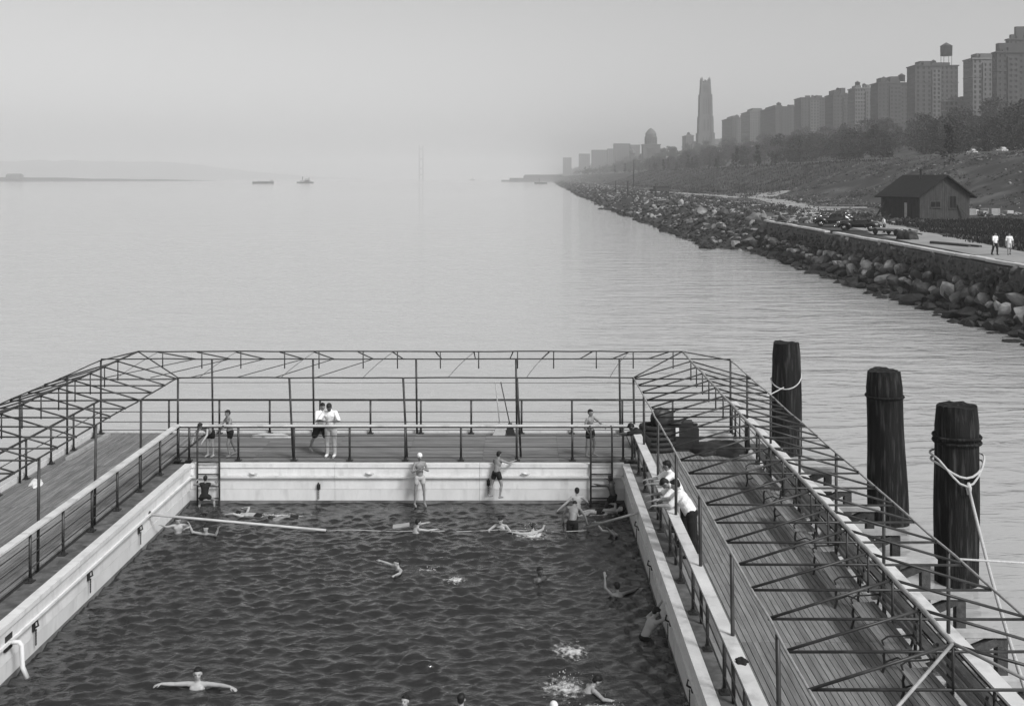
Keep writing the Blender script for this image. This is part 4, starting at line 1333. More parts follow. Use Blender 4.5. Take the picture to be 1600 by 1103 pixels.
# ------------------------------------------------------------------ grass
def grass(name, label, area, n, seed, h):
    rnd_ = random.Random(seed)
    mm = MB()
    for _ in range(n):
        x, y = area(rnd_)
        z = ground_z(x, y) - .03
        for k in range(3):
            a_ = rnd_.uniform(0, 6.28); w = rnd_.uniform(.04, .12); hh = h * rnd_.uniform(.5, 1.3)
            dx, dy = w * math.cos(a_), w * math.sin(a_)
            lx, ly = rnd_.uniform(-.25, .25) * hh, rnd_.uniform(-.25, .25) * hh
            b_ = len(mm.v)
            mm.v += [(x - dx, y - dy, z), (x + dx, y + dy, z), (x + lx, y + ly, z + hh)]
            mm.f.append((b_, b_ + 1, b_ + 2)); mm.m.append(0)
    tag(mm.build(name, M['grass']), label, "grass", kind="stuff")
grass("grass", "dark rough grass between the path and the house", lambda r: (lambda y: (38.8 + .16 * max(0, y - 100) + 1.6 + 1.5 * mnoise.noise((y * .3, 0, 0)) + abs(r.gauss(0, .8)) + r.random() ** 1.05 * 34, y))(r.uniform(76, 158)), 16000, 4, .28)
grass("grass", "dark grass on the slope below the road", lambda r: (r.uniform(76, 128), r.uniform(380, 1100)), 9000, 6, 1.1)

# low scrub on the slope and the bank
mm = MB()
rs = random.Random(44)
for i in range(2600):
    if rs.random() < .7:
        y = rs.uniform(150, 520); x = rs.uniform(64, 130)
    else:
        y = 152 + 500 * rs.random() ** 1.5; x = shore_x(y) + rs.uniform(6, 26)
    if mnoise.noise((x * .07, y * .04, 17)) < -.02: continue
    z = ground_z(x, y); s_ = rs.uniform(.25, .8)
    for k in range(12):
        d = Vector((rs.gauss(0, .7), rs.gauss(0, .7), abs(rs.gauss(.2, .5)))) * s_
        u = Vector((rs.gauss(0, 1), rs.gauss(0, 1), rs.gauss(0, 1))).normalized() * .22
        w = u.orthogonal().normalized() * .16
        p = Vector((x, y, z)) + d; b_ = len(mm.v)
        mm.v += [tuple(p - u), tuple(p + w), tuple(p + u), tuple(p - w)]
        mm.f.append((b_, b_ + 1, b_ + 2, b_ + 3)); mm.m.append(0)
tag(mm.build("scrub", M['grass']), "low dark scrub growing over the bank and slope", "scrub", kind="stuff")

# ------------------------------------------------------------------ house on the bank
def house():
    W, L, hw, hr = 8.2, 9.5, 3.5, 2.7       # gable width, length, wall height, roof rise
    p = pt(1456, 342, 4.0)
    root = empty("house", (p.x + 2.2, p.y + 1, 3.95), R(15)); tag(root, "dark weathered wooden house with low gable roof on the bank", "house")
    # walls: gable faces local -y ; side facing -x holds the door ; rough boards with gaps
    mm = MB()
    def gable(y0):
        mm.add([(-W / 2, y0, 0), (W / 2, y0, 0), (W / 2, y0, hw), (0, y0, hw + hr), (-W / 2, y0, hw)], [(0, 1, 2, 3, 4)])
    gable(0); gable(L)
    mm.add([(-W / 2, 0, 0), (-W / 2, L, 0), (-W / 2, L, hw), (-W / 2, 0, hw)], [(0, 1, 2, 3)])
    mm.add([(W / 2, 0, 0), (W / 2, L, 0), (W / 2, L, hw), (W / 2, 0, hw)], [(3, 2, 1, 0)])
    rnd_ = random.Random(3)
    x = -W / 2
    while x < W / 2 - .1:                          # upright boards on the gable
        w = rnd_.uniform(.22, .34)
        xm = min(x + w / 2, W / 2 - .02)
        top = hw + hr * (1 - abs(xm) / (W / 2)) - .1
        mm.box((xm, -.03 - rnd_.uniform(0, .02), top / 2), (w - .03, .05, top))
        x += w
    y = 0
    while y < L - .1:
        w = rnd_.uniform(.22, .34)
        mm.box((-W / 2 - .03 - rnd_.uniform(0, .02), y + w / 2, hw / 2), (.05, w - .03, hw))
        y += w
    mm.build("wall", M['siding'], root)
    # roof slabs with eaves
    for s in (-1, 1):
        mm = MB()
        e = .7
        sl = hr / (W / 2)
        a_ = [(0, -e, hw + hr + .12), (0, L + e, hw + hr + .12), (s * (W / 2 + e), L + e, hw - sl * e + .12), (s * (W / 2 + e), -e, hw - sl * e + .12)]
        b_ = [(q[0], q[1], q[2] - .18) for q in a_]
        mm.add(a_ + b_, [(0, 1, 2, 3), (7, 6, 5, 4), (0, 3, 7, 4), (1, 5, 6, 2), (2, 6, 7, 3), (0, 4, 5, 1)])
        rf = mm.build("roof", M['roofing'], root)
        if s < 0:
            m2 = MB(); m2.tube([(0, 0, -.6), (0, 0, 1.0)], .18, 10); m2.lathe([(.2, 1.0), (.32, 1.05), (.32, 1.12), (.05, 1.3)], 10)
            m2.build("stove_pipe", M['iron'], rf, loc=(-.8, 4.5, hw + hr - .2))
    # windows on the gable
    for (x, z, w, h) in ((-1.6, 1.75, 1.5, .75), (1.25, 1.6, 1.0, 1.7)):
        f = MB(); f.box2((x - w / 2 - .1, -.14, z - .1), (x + w / 2 + .1, -.09, z + h + .1)); fo = f.build("window", M['darkwood'], root)
        g = MB(); g.box2((x - w / 2, -.16, z), (x - .04, -.142, z + h)); g.build("pane", M['glass'], fo)
        g = MB(); g.box2((x + .04, -.16, z), (x + w / 2, -.142, z + h)); g.build("pane", M['glass'], fo)
        g = MB(); g.box2((x - w / 2 - .14, -.2, z - .16), (x + w / 2 + .14, -.09, z - .105)); g.build("sill", M['siding'], fo)
    d = MB(); d.box2((-W / 2 - .12, 1.7, .1), (-W / 2 - .06, 2.7, 2.2)); dd = d.build("door", M['glass'], root)
    h_ = MB(); h_.box((-W / 2 - .14, 1.85, 1.1), (.05, .06, .12)); h_.build("handle", M['iron'], dd)
    d = MB(); d.box2((-W / 2 - .11, 2.9, .1), (-W / 2 - .06, 3.5, 2.3)); d.build("shutter", M['timber'], root)
    # props
    q = MB(); q.bar((-W / 2 - 1.6, L * .9, 0), (-W / 2 - .1, L * .85, 2.6), .2, .2); q.build("prop", M['darkwood'], root)
    q = MB(); q.bar((2.0, -.25, 2.1), (3.4, -.9, .1), .22, .14); q.build("prop", M['darkwood'], root)
    q = MB(); q.box2((-W / 2 - .3, -.5, -.6), (W / 2 + .2, L, .05)); q.build("sill_beam", M['darkwood'], root)
house()
rnd = random.Random(77)
for i in range(7):
    p = Vector((70.5 + 1.9 * (i % 4) + rnd.uniform(-.3, .3), 176 + 2.5 * (i // 4), 4))
    mm = MB()
    w, l, h = rnd.uniform(.8, 1.6), rnd.uniform(.8, 1.3), rnd.uniform(.6, 1.1)
    for k in range(4):
        mm.box((0, 0, h * (k + .5) / 4), (w, l, h / 4 - .03))
    z = ground_z(p.x, p.y)
    o = mm.build("crate", M['timber'], None, False, (p.x, p.y, z), (0, 0, rnd.uniform(0, 1)))
    tag(o, "pale slatted crate in the yard behind the wooden house", "crate", "crates in the yard behind the house")

# ------------------------------------------------------------------ vehicles
def old_car(label, loc, rz, paint, kind='sedan', z=None, group=None):
    root = empty("parked_car", loc, rz); tag(root, label, "car", group)
    # cross sections along x (front = +x): (x, half width, bottom, belt height)
    sec = [(2.35, .30, .50, .92), (2.28, .38, .45, 1.02), (1.6, .44, .42, 1.10), (.85, .62, .40, 1.14), (.2, .78, .38, 1.16), (-.8, .80, .38, 1.16), (-1.6, .74, .40, 1.08), (-2.1, .60, .44, .92), (-2.35, .42, .5, .72)]
    n = 12
    mm = MB()
    for (x, w, b_, t_) in sec:
        for k in range(n):
            a_ = 2 * math.pi * k / n
            ca, sa = math.cos(a_), math.sin(a_)
            px_ = w * math.copysign(abs(ca) ** .55, ca)
            pz_ = (b_ + t_) / 2 + (t_ - b_) / 2 * math.copysign(abs(sa) ** .55, sa)
            mm.v.append((x, px_, pz_))
    for j in range(len(sec) - 1):
        for k in range(n):
            k2 = (k + 1) % n
            mm.f.append((j * n + k, j * n + k2, (j + 1) * n + k2, (j + 1) * n + k)); mm.m.append(0)
    mm.f.append(tuple(range(n))); mm.m.append(0)
    mm.f.append(tuple(reversed(range((len(sec) - 1) * n, len(sec) * n)))); mm.m.append(0)
    mm.build("body", paint, root, True)
    if kind == 'sedan':
        sec = [(.55, .62, 1.10), (.38, .66, 1.32), (.05, .66, 1.60), (-.5, .66, 1.68), (-1.0, .64, 1.62), (-1.45, .60, 1.42), (-1.85, .52, 1.08)]
        mm = MB()
        prof = [(-1, 0), (-.97, .5), (-.88, .85), (-.55, 1), (.55, 1), (.88, .85), (.97, .5), (1, 0)]
        for (x, w, t_) in sec:
            for (u, v) in prof:
                mm.v.append((x, u * w * (1.12 if v == 0 else 1), 1.0 + (t_ - 1.0) * v))
        q = len(prof)
        for j in range(len(sec) - 1):
            for k in range(q - 1):
                mm.f.append((j * q + k, j * q + k + 1, (j + 1) * q + k + 1, (j + 1) * q + k)); mm.m.append(0)
        mm.build("cabin", paint, root, True)
        for s in (-1, 1):
            for (x0, x1) in ((.12, -.42), (-.5, -1.0), (-1.08, -1.42)):
                g = MB(); g.add([(x0, s * .725, 1.16), (x1, s * .725, 1.16), (x1 + .03, s * .655, 1.5 if x1 > -1.2 else 1.38), (x0 - .08, s * .655, 1.5)], [(0, 1, 2, 3)])
                g.build("side_window", M['glass'], root)
        g = MB(); g.add([(.50, -.55, 1.18), (.50, .55, 1.18), (.20, .52, 1.55), (.20, -.52, 1.55)], [(0, 1, 2, 3)]); g.build("windscreen", M['glass'], root)
    else:                                          # folded soft top
        g = MB(); g.box((.45, 0, 1.35), (.05, 1.2, .45), Matrix.Rotation(R(-18), 3, 'Y')); g.build("windscreen", M['glass'], root)
        g = MB(); g.box((-.3, 0, 1.14), (1.2, 1.2, .12)); g.build("seat", M['tarp'], root)
        g = MB(); g.tube([(-1.1, -.6, 1.22), (-1.15, 0, 1.27), (-1.1, .6, 1.22)], .14, 8); g.build("folded_top", M['tarp'], root, True)
    for x in (1.45, -1.42):
        for s in (-1, 1):
            w = MB(); w.lathe([(.05, -.08), (.26, -.08), (.36, -.07), (.38, 0), (.36, .07), (.26, .08), (.05, .08)], 18)
            wo = w.build("wheel", M['tyre'], root, True, loc=(x, s * .72, .38), rot=(R(90), 0, 0))
            h = MB(); h.lathe([(.2, -.03), (.14, .02), (.04, .03)], 14); h.build("hub_cap", M['chrome'], wo, True, loc=(0, 0, -.09 * s if s > 0 else .09), rot=(R(180) if s > 0 else 0, 0, 0))
            f = MB()
            pts = [(x + .62 * math.cos(t) * (1.15 if t > 1.57 else 1), s * .70, .34 + .52 * math.sin(t)) for t in [math.pi * q / 10 for q in range(11)]]
            f.tube(pts, [.10, .15, .19, .22, .23, .23, .23, .22, .19, .15, .10], 8)
            f.build("fender", paint, root, True)
    for s in (-1, 1):
        h = MB(); ell(h, (2.1, s * .58, .92), (.17, .13, .13)); h.build("headlight", M['chrome'], root, True)
        r_ = MB(); r_.box((0, s * .80, .40), (1.7, .24, .05)); r_.build("running_board", M['tyre'], root)
    for x in (2.55, -2.5):
        b = MB(); b.tube([(x - .05 * math.copysign(1, x), -.75, .5), (x, -.3, .5), (x, .3, .5), (x - .05 * math.copysign(1, x), .75, .5)], .05, 8); b.build("bumper", M['chrome'], root, True)
    g = MB(); g.box((2.37, 0, .75), (.04, .4, .42)); g.build("grille", M['chrome'], root)
    return root
old_car("black rounded sedan parked side-on behind the sea wall", (37.4, 134.5, 4.0), R(166), M['car'], group="cars parked by the sea wall")
old_car("dark open car parked between the black sedan and the flatbed", (37.2, 123.5, 4.0), R(150), M['car'], 'open', group="cars parked by the sea wall")
old_car("second black sedan standing just beyond the rounded one", (40.2, 143, 4.0), R(176), M['car'], group="cars parked by the sea wall")
# low flatbed wagon
r_ = empty("flatbed_trailer", (37.6, 113.5, 4.0), R(-68)); tag(r_, "low dark flatbed trailer loaded with planks behind the sea wall", "trailer")
mm = MB(); mm.box((0, 0, .5), (5.2, 1.8, .14)); mm.build("bed", M['darkwood'], r_)
for k in range(5):
    mm = MB(); mm.box((-.6 + .1 * k, -.5 + .25 * k, .62 + .07 * (k % 2)), (3.6, .22, .07)); mm.build("plank", M['timber'], r_)
for x in (-1.6, 1.5):
    for s in (-1, 1):
        w = MB(); w.lathe([(.05, -.08), (.3, -.08), (.36, 0), (.3, .08), (.05, .08)], 14); w.build("wheel", M['tyre'], r_, True, loc=(x, s * .85, .36), rot=(R(90), 0, 0))
mm = MB(); mm.bar((2.6, 0, .45), (4.2, 0, .3), .12, .1); mm.build("drawbar", M['iron'], r_)
bundle("tarpaulin", "dark tarpaulin heap at the end of the flatbed trailer", (36.6, 106.5, 4.0), .8, 1.3, .7, M['tarp'], 17, "tarpaulin")
# truck on the shore path
def truck(label, loc, rz):
    root = empty("parked_truck", loc, rz); tag(root, label, "truck")
    mm = MB(); mm.box((2.6, 0, 1.25), (1.5, 1.6, .9)); mm.build("hood", M['car'], root)
    mm = MB(); mm.box((1.2, 0, 1.75), (1.4, 2.0, 1.9)); c = mm.build("cab", M['car'], root)
    for s in (-1, 1):
        g = MB(); g.box((1.2, s * 1.01, 2.2), (.9, .02, .7)); g.build("side_window", M['glass'], c)
    mm = MB(); mm.box((-1.9, 0, 1.0), (4.6, 2.2, .2)); mm.build("bed", M['darkwood'], root)
    for s in (-1, 1):
        mm = MB(); mm.box((-1.9, s * 1.08, 1.6), (4.6, .08, 1.0)); mm.build("side_board", M['darkwood'], root)
    mm = MB(); mm.box((-1.9, 0, 2.35), (4.4, 2.0, .5)); mm.build("load", M['tarp'], root)
    for x in (2.6, -1.2, -3.2):
        for s in (-1, 1):
            w = MB(); w.lathe([(.05, -.12), (.4, -.12), (.48, 0), (.4, .12), (.05, .12)], 14); w.build("wheel", M['tyre'], root, True, loc=(x, s * .95, .48), rot=(R(90), 0, 0))
    for s in (-1, 1):
        h = MB(); ell(h, (3.4, s * .6, 1.3), (.16, .16, .16)); h.build("headlight", M['chrome'], root, True)
tp = pt(1029, 302, 4.0)
truck("dark loaded truck standing on the shore below the grass slope", (tp.x, tp.y, ground_z(tp.x, tp.y)), R(170))
for i, (xx, yy, pm, lb) in enumerate(((129.5, 322, 'car_pale', "pale car on the road above the house, ahead of another"), (129.5, 302, 'car_pale', "pale car on the road above the house, behind another"), (132.5, 415, 'car', "dark car on the road among the young trees"), (129.5, 350, 'car', "dark car following the pale cars on the road"))):
    old_car(lb, (xx, yy, ground_z(xx, yy) + .33), R(90), M[pm], group="cars on the road")

# ------------------------------------------------------------------ posts, poles
def post(label, px, py, h, r=.14, arm=False):
    p = pt(px, py, 4.0)
    root = empty("utility_pole", (p.x, p.y, ground_z(p.x, p.y))); tag(root, label, "pole", "poles along the shore")
    tube_obj("pole", [(0, 0, -.5), (0, 0, h)], r, M['darkwood'], root)
    if arm:
        mm = MB(); mm.box((0, 0, h - .6), (2.0, .14, .14)); mm.build("crossarm", M['darkwood'], root)
post("tall dark pole standing on the grass slope beyond the truck", 990, 293, 17, .35, True)
post("short dark post beside the shore path, before the truck", 981, 304, 5, .3)
post("short dark post on the rocky bank beyond the truck", 962, 299, 5, .3)
post("short dark post on the bank near the truck", 1025, 307, 4.2, .22)

# ------------------------------------------------------------------ trees
def tree_proto(seed, H, spread, trunk_h, clumps, leaves, leaf, narrow=False):
    rnd_ = random.Random(seed)
    t = MB()
    t.tube([(0, 0, -1.0), (rnd_.uniform(-.1, .1), 0, trunk_h * .5), (rnd_.uniform(-.3, .3), rnd_.uniform(-.3, .3), trunk_h), (rnd_.uniform(-.4, .4), rnd_.uniform(-.4, .4), H * .72)], [H * .028, H * .022, H * .017, H * .006], 7)
    centres = []
    for k in range(clumps):
        a_ = rnd_.uniform(0, 6.28); q = math.sqrt(rnd_.random())
        zz = trunk_h + (H - trunk_h) * rnd_.random()
        u = (zz - trunk_h) / (H - trunk_h)
        env = (1 - u * .95) if narrow else math.sin(math.pi * min(1, .18 + .78 * u)) ** .7
        rr = spread * env * q
        c = Vector((rr * math.cos(a_), rr * math.sin(a_), zz))
        centres.append((c, (spread * .34 if not narrow else spread * .45) * rnd_.uniform(.65, 1.25)))
        if k % 2 == 0 and not narrow:
            t.tube([(0, 0, trunk_h * rnd_.uniform(.75, 1.1)), c * .55 + Vector((0, 0, trunk_h * .35)), c], [H * .010, H * .006, H * .002], 5, False)
    c = MB()
    for (cc, rr) in centres:
        for _ in range(leaves):
            d = Vector((rnd_.gauss(0, 1), rnd_.gauss(0, 1), rnd_.gauss(0, .8)))
            d = d.normalized() * rr * rnd_.random() ** .45
            p = cc + d
            n_ = Vector((rnd_.gauss(0, 1), rnd_.gauss(0, 1), rnd_.gauss(.5, 1))).normalized()
            u = n_.orthogonal().normalized() * leaf * rnd_.uniform(.6, 1.3)
            w = n_.cross(u).normalized() * leaf * rnd_.uniform(.4, .9)
            b_ = len(c.v)
            c.v += [tuple(p - u), tuple(p + w), tuple(p + u), tuple(p - w)]
            c.f.append((b_, b_ + 1, b_ + 2, b_ + 3)); c.m.append(0)
    return t.mesh("trunk", M['bark'], True), c.mesh("crown", M['leaf'])
BIG = [tree_proto(40 + i, 1.0 * (13 + 1.2 * (i % 3)), 6.0 + .5 * (i % 2), 3.2, 34, 46, .42) for i in range(6)]
YOUNG = [tree_proto(60 + i, 7.0 + i, 1.3 + .2 * i, 1.2, 22, 26, .30, True) for i in range(3)]
def plant(name, label, proto, x, y, s, group, rnd_, sz=1.0, z=None):
    root = empty(name, (x, y, ground_z(x, y) - .2 if z is None else z), rnd_.uniform(0, 6.28))
    root.scale = (s, s, s * sz)
    tag(root, label, "tree", group)
    link_mesh("trunk", proto[0], root); link_mesh("crown", proto[1], root)
rnd = random.Random(9)
placed = []
tries = 0
while len(placed) < 235 and tries < 8000:
    tries += 1
    y = 330 * (7.5 ** (rnd.random() ** .9))
    x = rnd.uniform(158, 282)
    if x > 240 and rnd.random() < .35: continue
    if 815 + 1750 * x / y > 1680: continue
    if abs(x - 196) < 6 and y < 430: continue
    md = 6.5 + y * .006
    if any((x - a_) ** 2 + (y - b_) ** 2 < md * md for a_, b_ in placed): continue
    placed.append((x, y))
    plant("park_tree", "leafy dark tree in the park wood below the apartment blocks", BIG[rnd.randrange(6)], x, y, rnd.uniform(.85, 1.35), "park trees below the apartment blocks", rnd)
for i in range(46):
    y = 300 + 1300 * (i / 46) ** 1.25 + rnd.uniform(-8, 8)
    x = rnd.choice((124, 139, 143, 150)) + rnd.uniform(-2, 2)
    plant("young_tree", "slender young tree beside the road", YOUNG[rnd.randrange(3)], x, y, rnd.uniform(.75, 1.5), "young trees along the road", rnd)
plant("bush_tree", "dark bushy tree between the house and the road", YOUNG[2], 110, 288, 1.25, None, rnd, .9)
# the wood that runs on beyond the tomb, too far to tell the trees apart
mm = MB()
rnd = random.Random(31)
for i in range(420):
    y = 2100 + 3300 * rnd.random(); x = rnd.uniform(120, 300) + (y - 2100) * .03
    z = ground_z(x, y)
    s = rnd.uniform(5, 8)
    for k in range(16):
        d = Vector((rnd.gauss(0, .6), rnd.gauss(0, .6), rnd.gauss(.9, .45))) * s
        u = Vector((rnd.gauss(0, 1), rnd.gauss(0, 1), rnd.gauss(0, 1))).normalized() * 2.0
        w = u.orthogonal().normalized() * 1.6
        b_ = len(mm.v); p = Vector((x, y, z + 2)) + d
        mm.v += [tuple(p - u), tuple(p + w), tuple(p + u), tuple(p - w)]
        mm.f.append((b_, b_ + 1, b_ + 2, b_ + 3)); mm.m.append(0)
tag(mm.build("wood", M['leaf']), "hazy wood on the slope beyond the domed tomb", "wood", kind="stuff")

# ------------------------------------------------------------------ apartment blocks
def facade(mm, gm, o, ux, n_, width, z0, z1, bays, floors, ww, wh, depth=.35):
    """wall with recessed window openings: o = corner, ux = unit along the wall, n_ = outward normal"""
    o, ux, n_ = Vector(o), Vector(ux), Vector(n_)
    bw_, fh = width / bays, (z1 - z0) / floors
    def P(u, z, d=0): return tuple(o + ux * u + Vector((0, 0, z)) - n_ * d)
    for i in range(bays):
        for j in range(floors):
            a_, b_ = i * bw_, (i + 1) * bw_
            c_, d_ = z0 + j * fh, z0 + (j + 1) * fh
            u0, u1 = a_ + (bw_ - ww) / 2, b_ - (bw_ - ww) / 2
            v0, v1 = c_ + fh * .26, c_ + fh * .26 + wh
            vs = [P(a_, c_), P(b_, c_), P(b_, d_), P(a_, d_), P(u0, v0), P(u1, v0), P(u1, v1), P(u0, v1), P(u0, v0, depth), P(u1, v0, depth), P(u1, v1, depth), P(u0, v1, depth)]
            mm.add(vs, [(0, 1, 5, 4), (1, 2, 6, 5), (2, 3, 7, 6), (3, 0, 4, 7), (4, 5, 9, 8), (5, 6, 10, 9), (6, 7, 11, 10), (7, 4, 8, 11)])
            gm.add([P(u0, v0, depth), P(u1, v0, depth), P(u1, v1, depth), P(u0, v1, depth)], [(0, 1, 2, 3)])
def water_tank(parent, x, y, z, s=1.0, legs=1.0):
    mm = MB(); mm.lathe([(1.9 * s, 0), (1.95 * s, 3.2 * s), (2.1 * s, 3.25 * s), (.2, 4.5 * s)], 12)
    t = mm.build("water_tank", M['darkwood'], parent, True, loc=(x, y, z + 3.2 * legs))
    lg = MB()
    for sx in (-1.3, 1.3):
        for sy in (-1.3, 1.3):
            lg.tube([(sx * s, sy * s, -3.2 * legs), (sx * s, sy * s, .1)], .18, 5)
    lg.build("tank_stand", M['iron'], t)
def apartment(label, xl, xm, xr, ytop, mat, X0=300, roof=(), tanks=(), base=None, floors=None):
    Y1 = FPX * X0 / (xl - 815); Y0_ = FPX * X0 / (xm - 815); X1 = (xr - 815) * Y0_ / FPX
    zb = hill_top(Y0_) - 3 if base is None else base
    zt = CAMZ + (278 - ytop) * Y0_ / FPX
    root = empty("apartment_building", (X0, Y0_, zb)); tag(root, label, "building", "apartment blocks above the park")
    fl = floors or max(6, round((zt - zb) / 3.5))
    W, D_ = X1 - X0, Y1 - Y0_
    h = zt - zb
    mm, gm = MB(), MB()
    rb = random.Random(int(xl))
    segs, u_ = [], 0.0
    while u_ < W - .5:
        sw_ = min(W - u_, rb.choice((6.4, 9.6, 12.8, 9.6)))
        if W - u_ - sw_ < 4: sw_ = W - u_
        segs.append((u_, sw_)); u_ += sw_
    m2 = MB()
    for q, (u_, sw_) in enumerate(segs):
        pr = -1.1 if q % 2 else 0.0
        tgt = m2 if q % 2 else mm
        facade(tgt, gm, (u_, pr, 0), (1, 0, 0), (0, -1, 0), sw_, 0, h - (2.5 if q % 2 else 0), max(2, round(sw_ / rb.choice((2.7, 3.2, 3.8)))), fl, rb.choice((1.1, 1.35, 1.7)), rb.choice((1.6, 1.8, 2.0)))
        if q % 2:
            hh_ = h - 2.5
            m2.add([(u_, pr, 0), (u_, .02, 0), (u_, .02, hh_), (u_, pr, hh_)], [(0, 1, 2, 3)]); m2.add([(u_ + sw_, pr, 0), (u_ + sw_, .02, 0), (u_ + sw_, .02, hh_), (u_ + sw_, pr, hh_)], [(3, 2, 1, 0)])
            m2.add([(u_, pr, hh_), (u_ + sw_, pr, hh_), (u_ + sw_, .02, hh_), (u_, .02, hh_)], [(0, 1, 2, 3)])
            mm.add([(u_, .015, hh_ - .3), (u_ + sw_, .015, hh_ - .3), (u_ + sw_, .015, h), (u_, .015, h)], [(0, 1, 2, 3)])
    if m2.v:
        m2.build("bay_front", M['brick_l'] if mat is M['brick_d'] and rb.random() < .45 else mat, root)  # paler bays: tone stands in for the faint shading between stepped segments
    facade(mm, gm, (0, D_, 0), (0, -1, 0), (-1, 0, 0), D_, 0, h, max(2, round(D_ / 3.4)), fl, 1.35, 1.75)
    mm.add([(0, 0, h), (W, 0, h), (W, D_, h), (0, D_, h)], [(0, 1, 2, 3)])
    mm.add([(W, 0, 0), (W, D_, 0), (W, D_, h), (W, 0, h)], [(0, 1, 2, 3)])
    mm.add([(0, D_, 0), (W, D_, 0), (W, D_, h), (0, D_, h)], [(3, 2, 1, 0)])
    mm.build("wall", mat, root)
    g = gm.build("window_panes", M['glass'], root); g["kind"] = "stuff"
    for (zc, t_, p_, nm) in ((h + .3, .9, .7, "cornice"), (h * .80, .5, .35, "string_course"), (h * .16, .5, .35, "string_course")):
        c = MB()
        c.box((W / 2, -p_ / 2, zc), (W + 2 * p_, p_, t_)); c.box((-p_ / 2, D_ / 2 + .01, zc), (p_, D_ + .02, t_))
        c.build(nm, M['trim'] if mat is M['brick_l'] else mat, root)
    for (fx, fw, fh) in roof:
        b = MB(); b.box((W * fx, D_ * .5, h + fh / 2 + .1), (W * fw, D_ * .6, fh)); b.build("roof_house", mat, root)
    rr_ = random.Random(int(xl * 7))
    for k in range(5):
        b = MB(); bw2, bh2 = rr_.uniform(1.5, 5), rr_.uniform(1.0, 3.5)
        b.box((rr_.uniform(.06, .94) * W, rr_.uniform(.05, .5) * D_, h + bh2 / 2 + .05), (bw2, rr_.uniform(2, 4), bh2)); b.build(rr_.choice(("bulkhead", "chimney")), mat, root)
    for (fx, s, lg) in tanks:
        water_tank(root, W * fx, D_ * .35, h, s, lg)
    return root
apartment("dark apartment block with pale corner bays next to the church tower", 1128, 1144, 1168, 184, M['brick_d'], roof=((.4, .4, 4),), tanks=((.55, 1.0, .6), (.85, .8, .6)))
apartment("pale apartment block between the dark block and a taller one, near the church", 1158, 1172, 1200, 174, M['brick_l'], roof=((.5, .5, 5),), tanks=((.8, .9, .4),))
apartment("broad apartment block topped by a single round water tank", 1188, 1212, 1243, 167, M['brick_d'], roof=((.3, .4, 3),), tanks=((.45, 1.5, .4), (.95, .8, .4)))
apartment("plain dark flat-topped apartment block", 1241, 1252, 1292, 153, M['brick_d'], roof=((.75, .25, 3),))
apartment("apartment block with small roof houses next to the plain flat-topped block", 1289, 1302, 1326, 148, M['brick_d'], roof=((.35, .4, 5), (.75, .3, 7)), tanks=((.5, .9, 1.2),))
apartment("narrow pale-fronted apartment block with two small tanks", 1325, 1336, 1362, 138, M['brick_l'], roof=((.3, .3, 3),), tanks=((.3, 1.2, .6), (.7, .9, .4)))
apartment("dark apartment block with stepped roof houses and round tank", 1360, 1372, 1419, 130, M['brick_d'], roof=((.25, .2, 5), (.6, .28, 6)), tanks=((.28, 1.2, .3), (.88, 1.5, .7)))
apartment("big square apartment block with a tall water tank on legs", 1417, 1430, 1497, 103, M['brick_d'], roof=((.3, .3, 4), (.6, .5, 3)), tanks=((.5, 1.0, .3), (.80, 2.3, 2.6)))
apartment("low pale building in the gap between two tall blocks", 1470, 1476, 1512, 158, M['brick_l'], X0=290)
apartment("tall slab apartment block with dark side and pale front, beside the sky gap", 1505, 1520, 1566, 92, M['brick_l'], roof=((.5, .6, 4),), X0=302)
apartment("dark apartment block in front of the pale slab", 1550, 1558, 1640, 82, M['brick_d'], roof=((.3, .5, 6),), X0=296)
apartment("stepped tower rising behind the dark block", 1571, 1576, 1660, 62, M['brick_d'], roof=((.5, .7, 9),), X0=330)
apartment("small pale building left standing before the church", 1066, 1072, 1084, 212, M['brick_l'], X0=270, base=40, floors=9, tanks=((.5, 1.2, .4),))

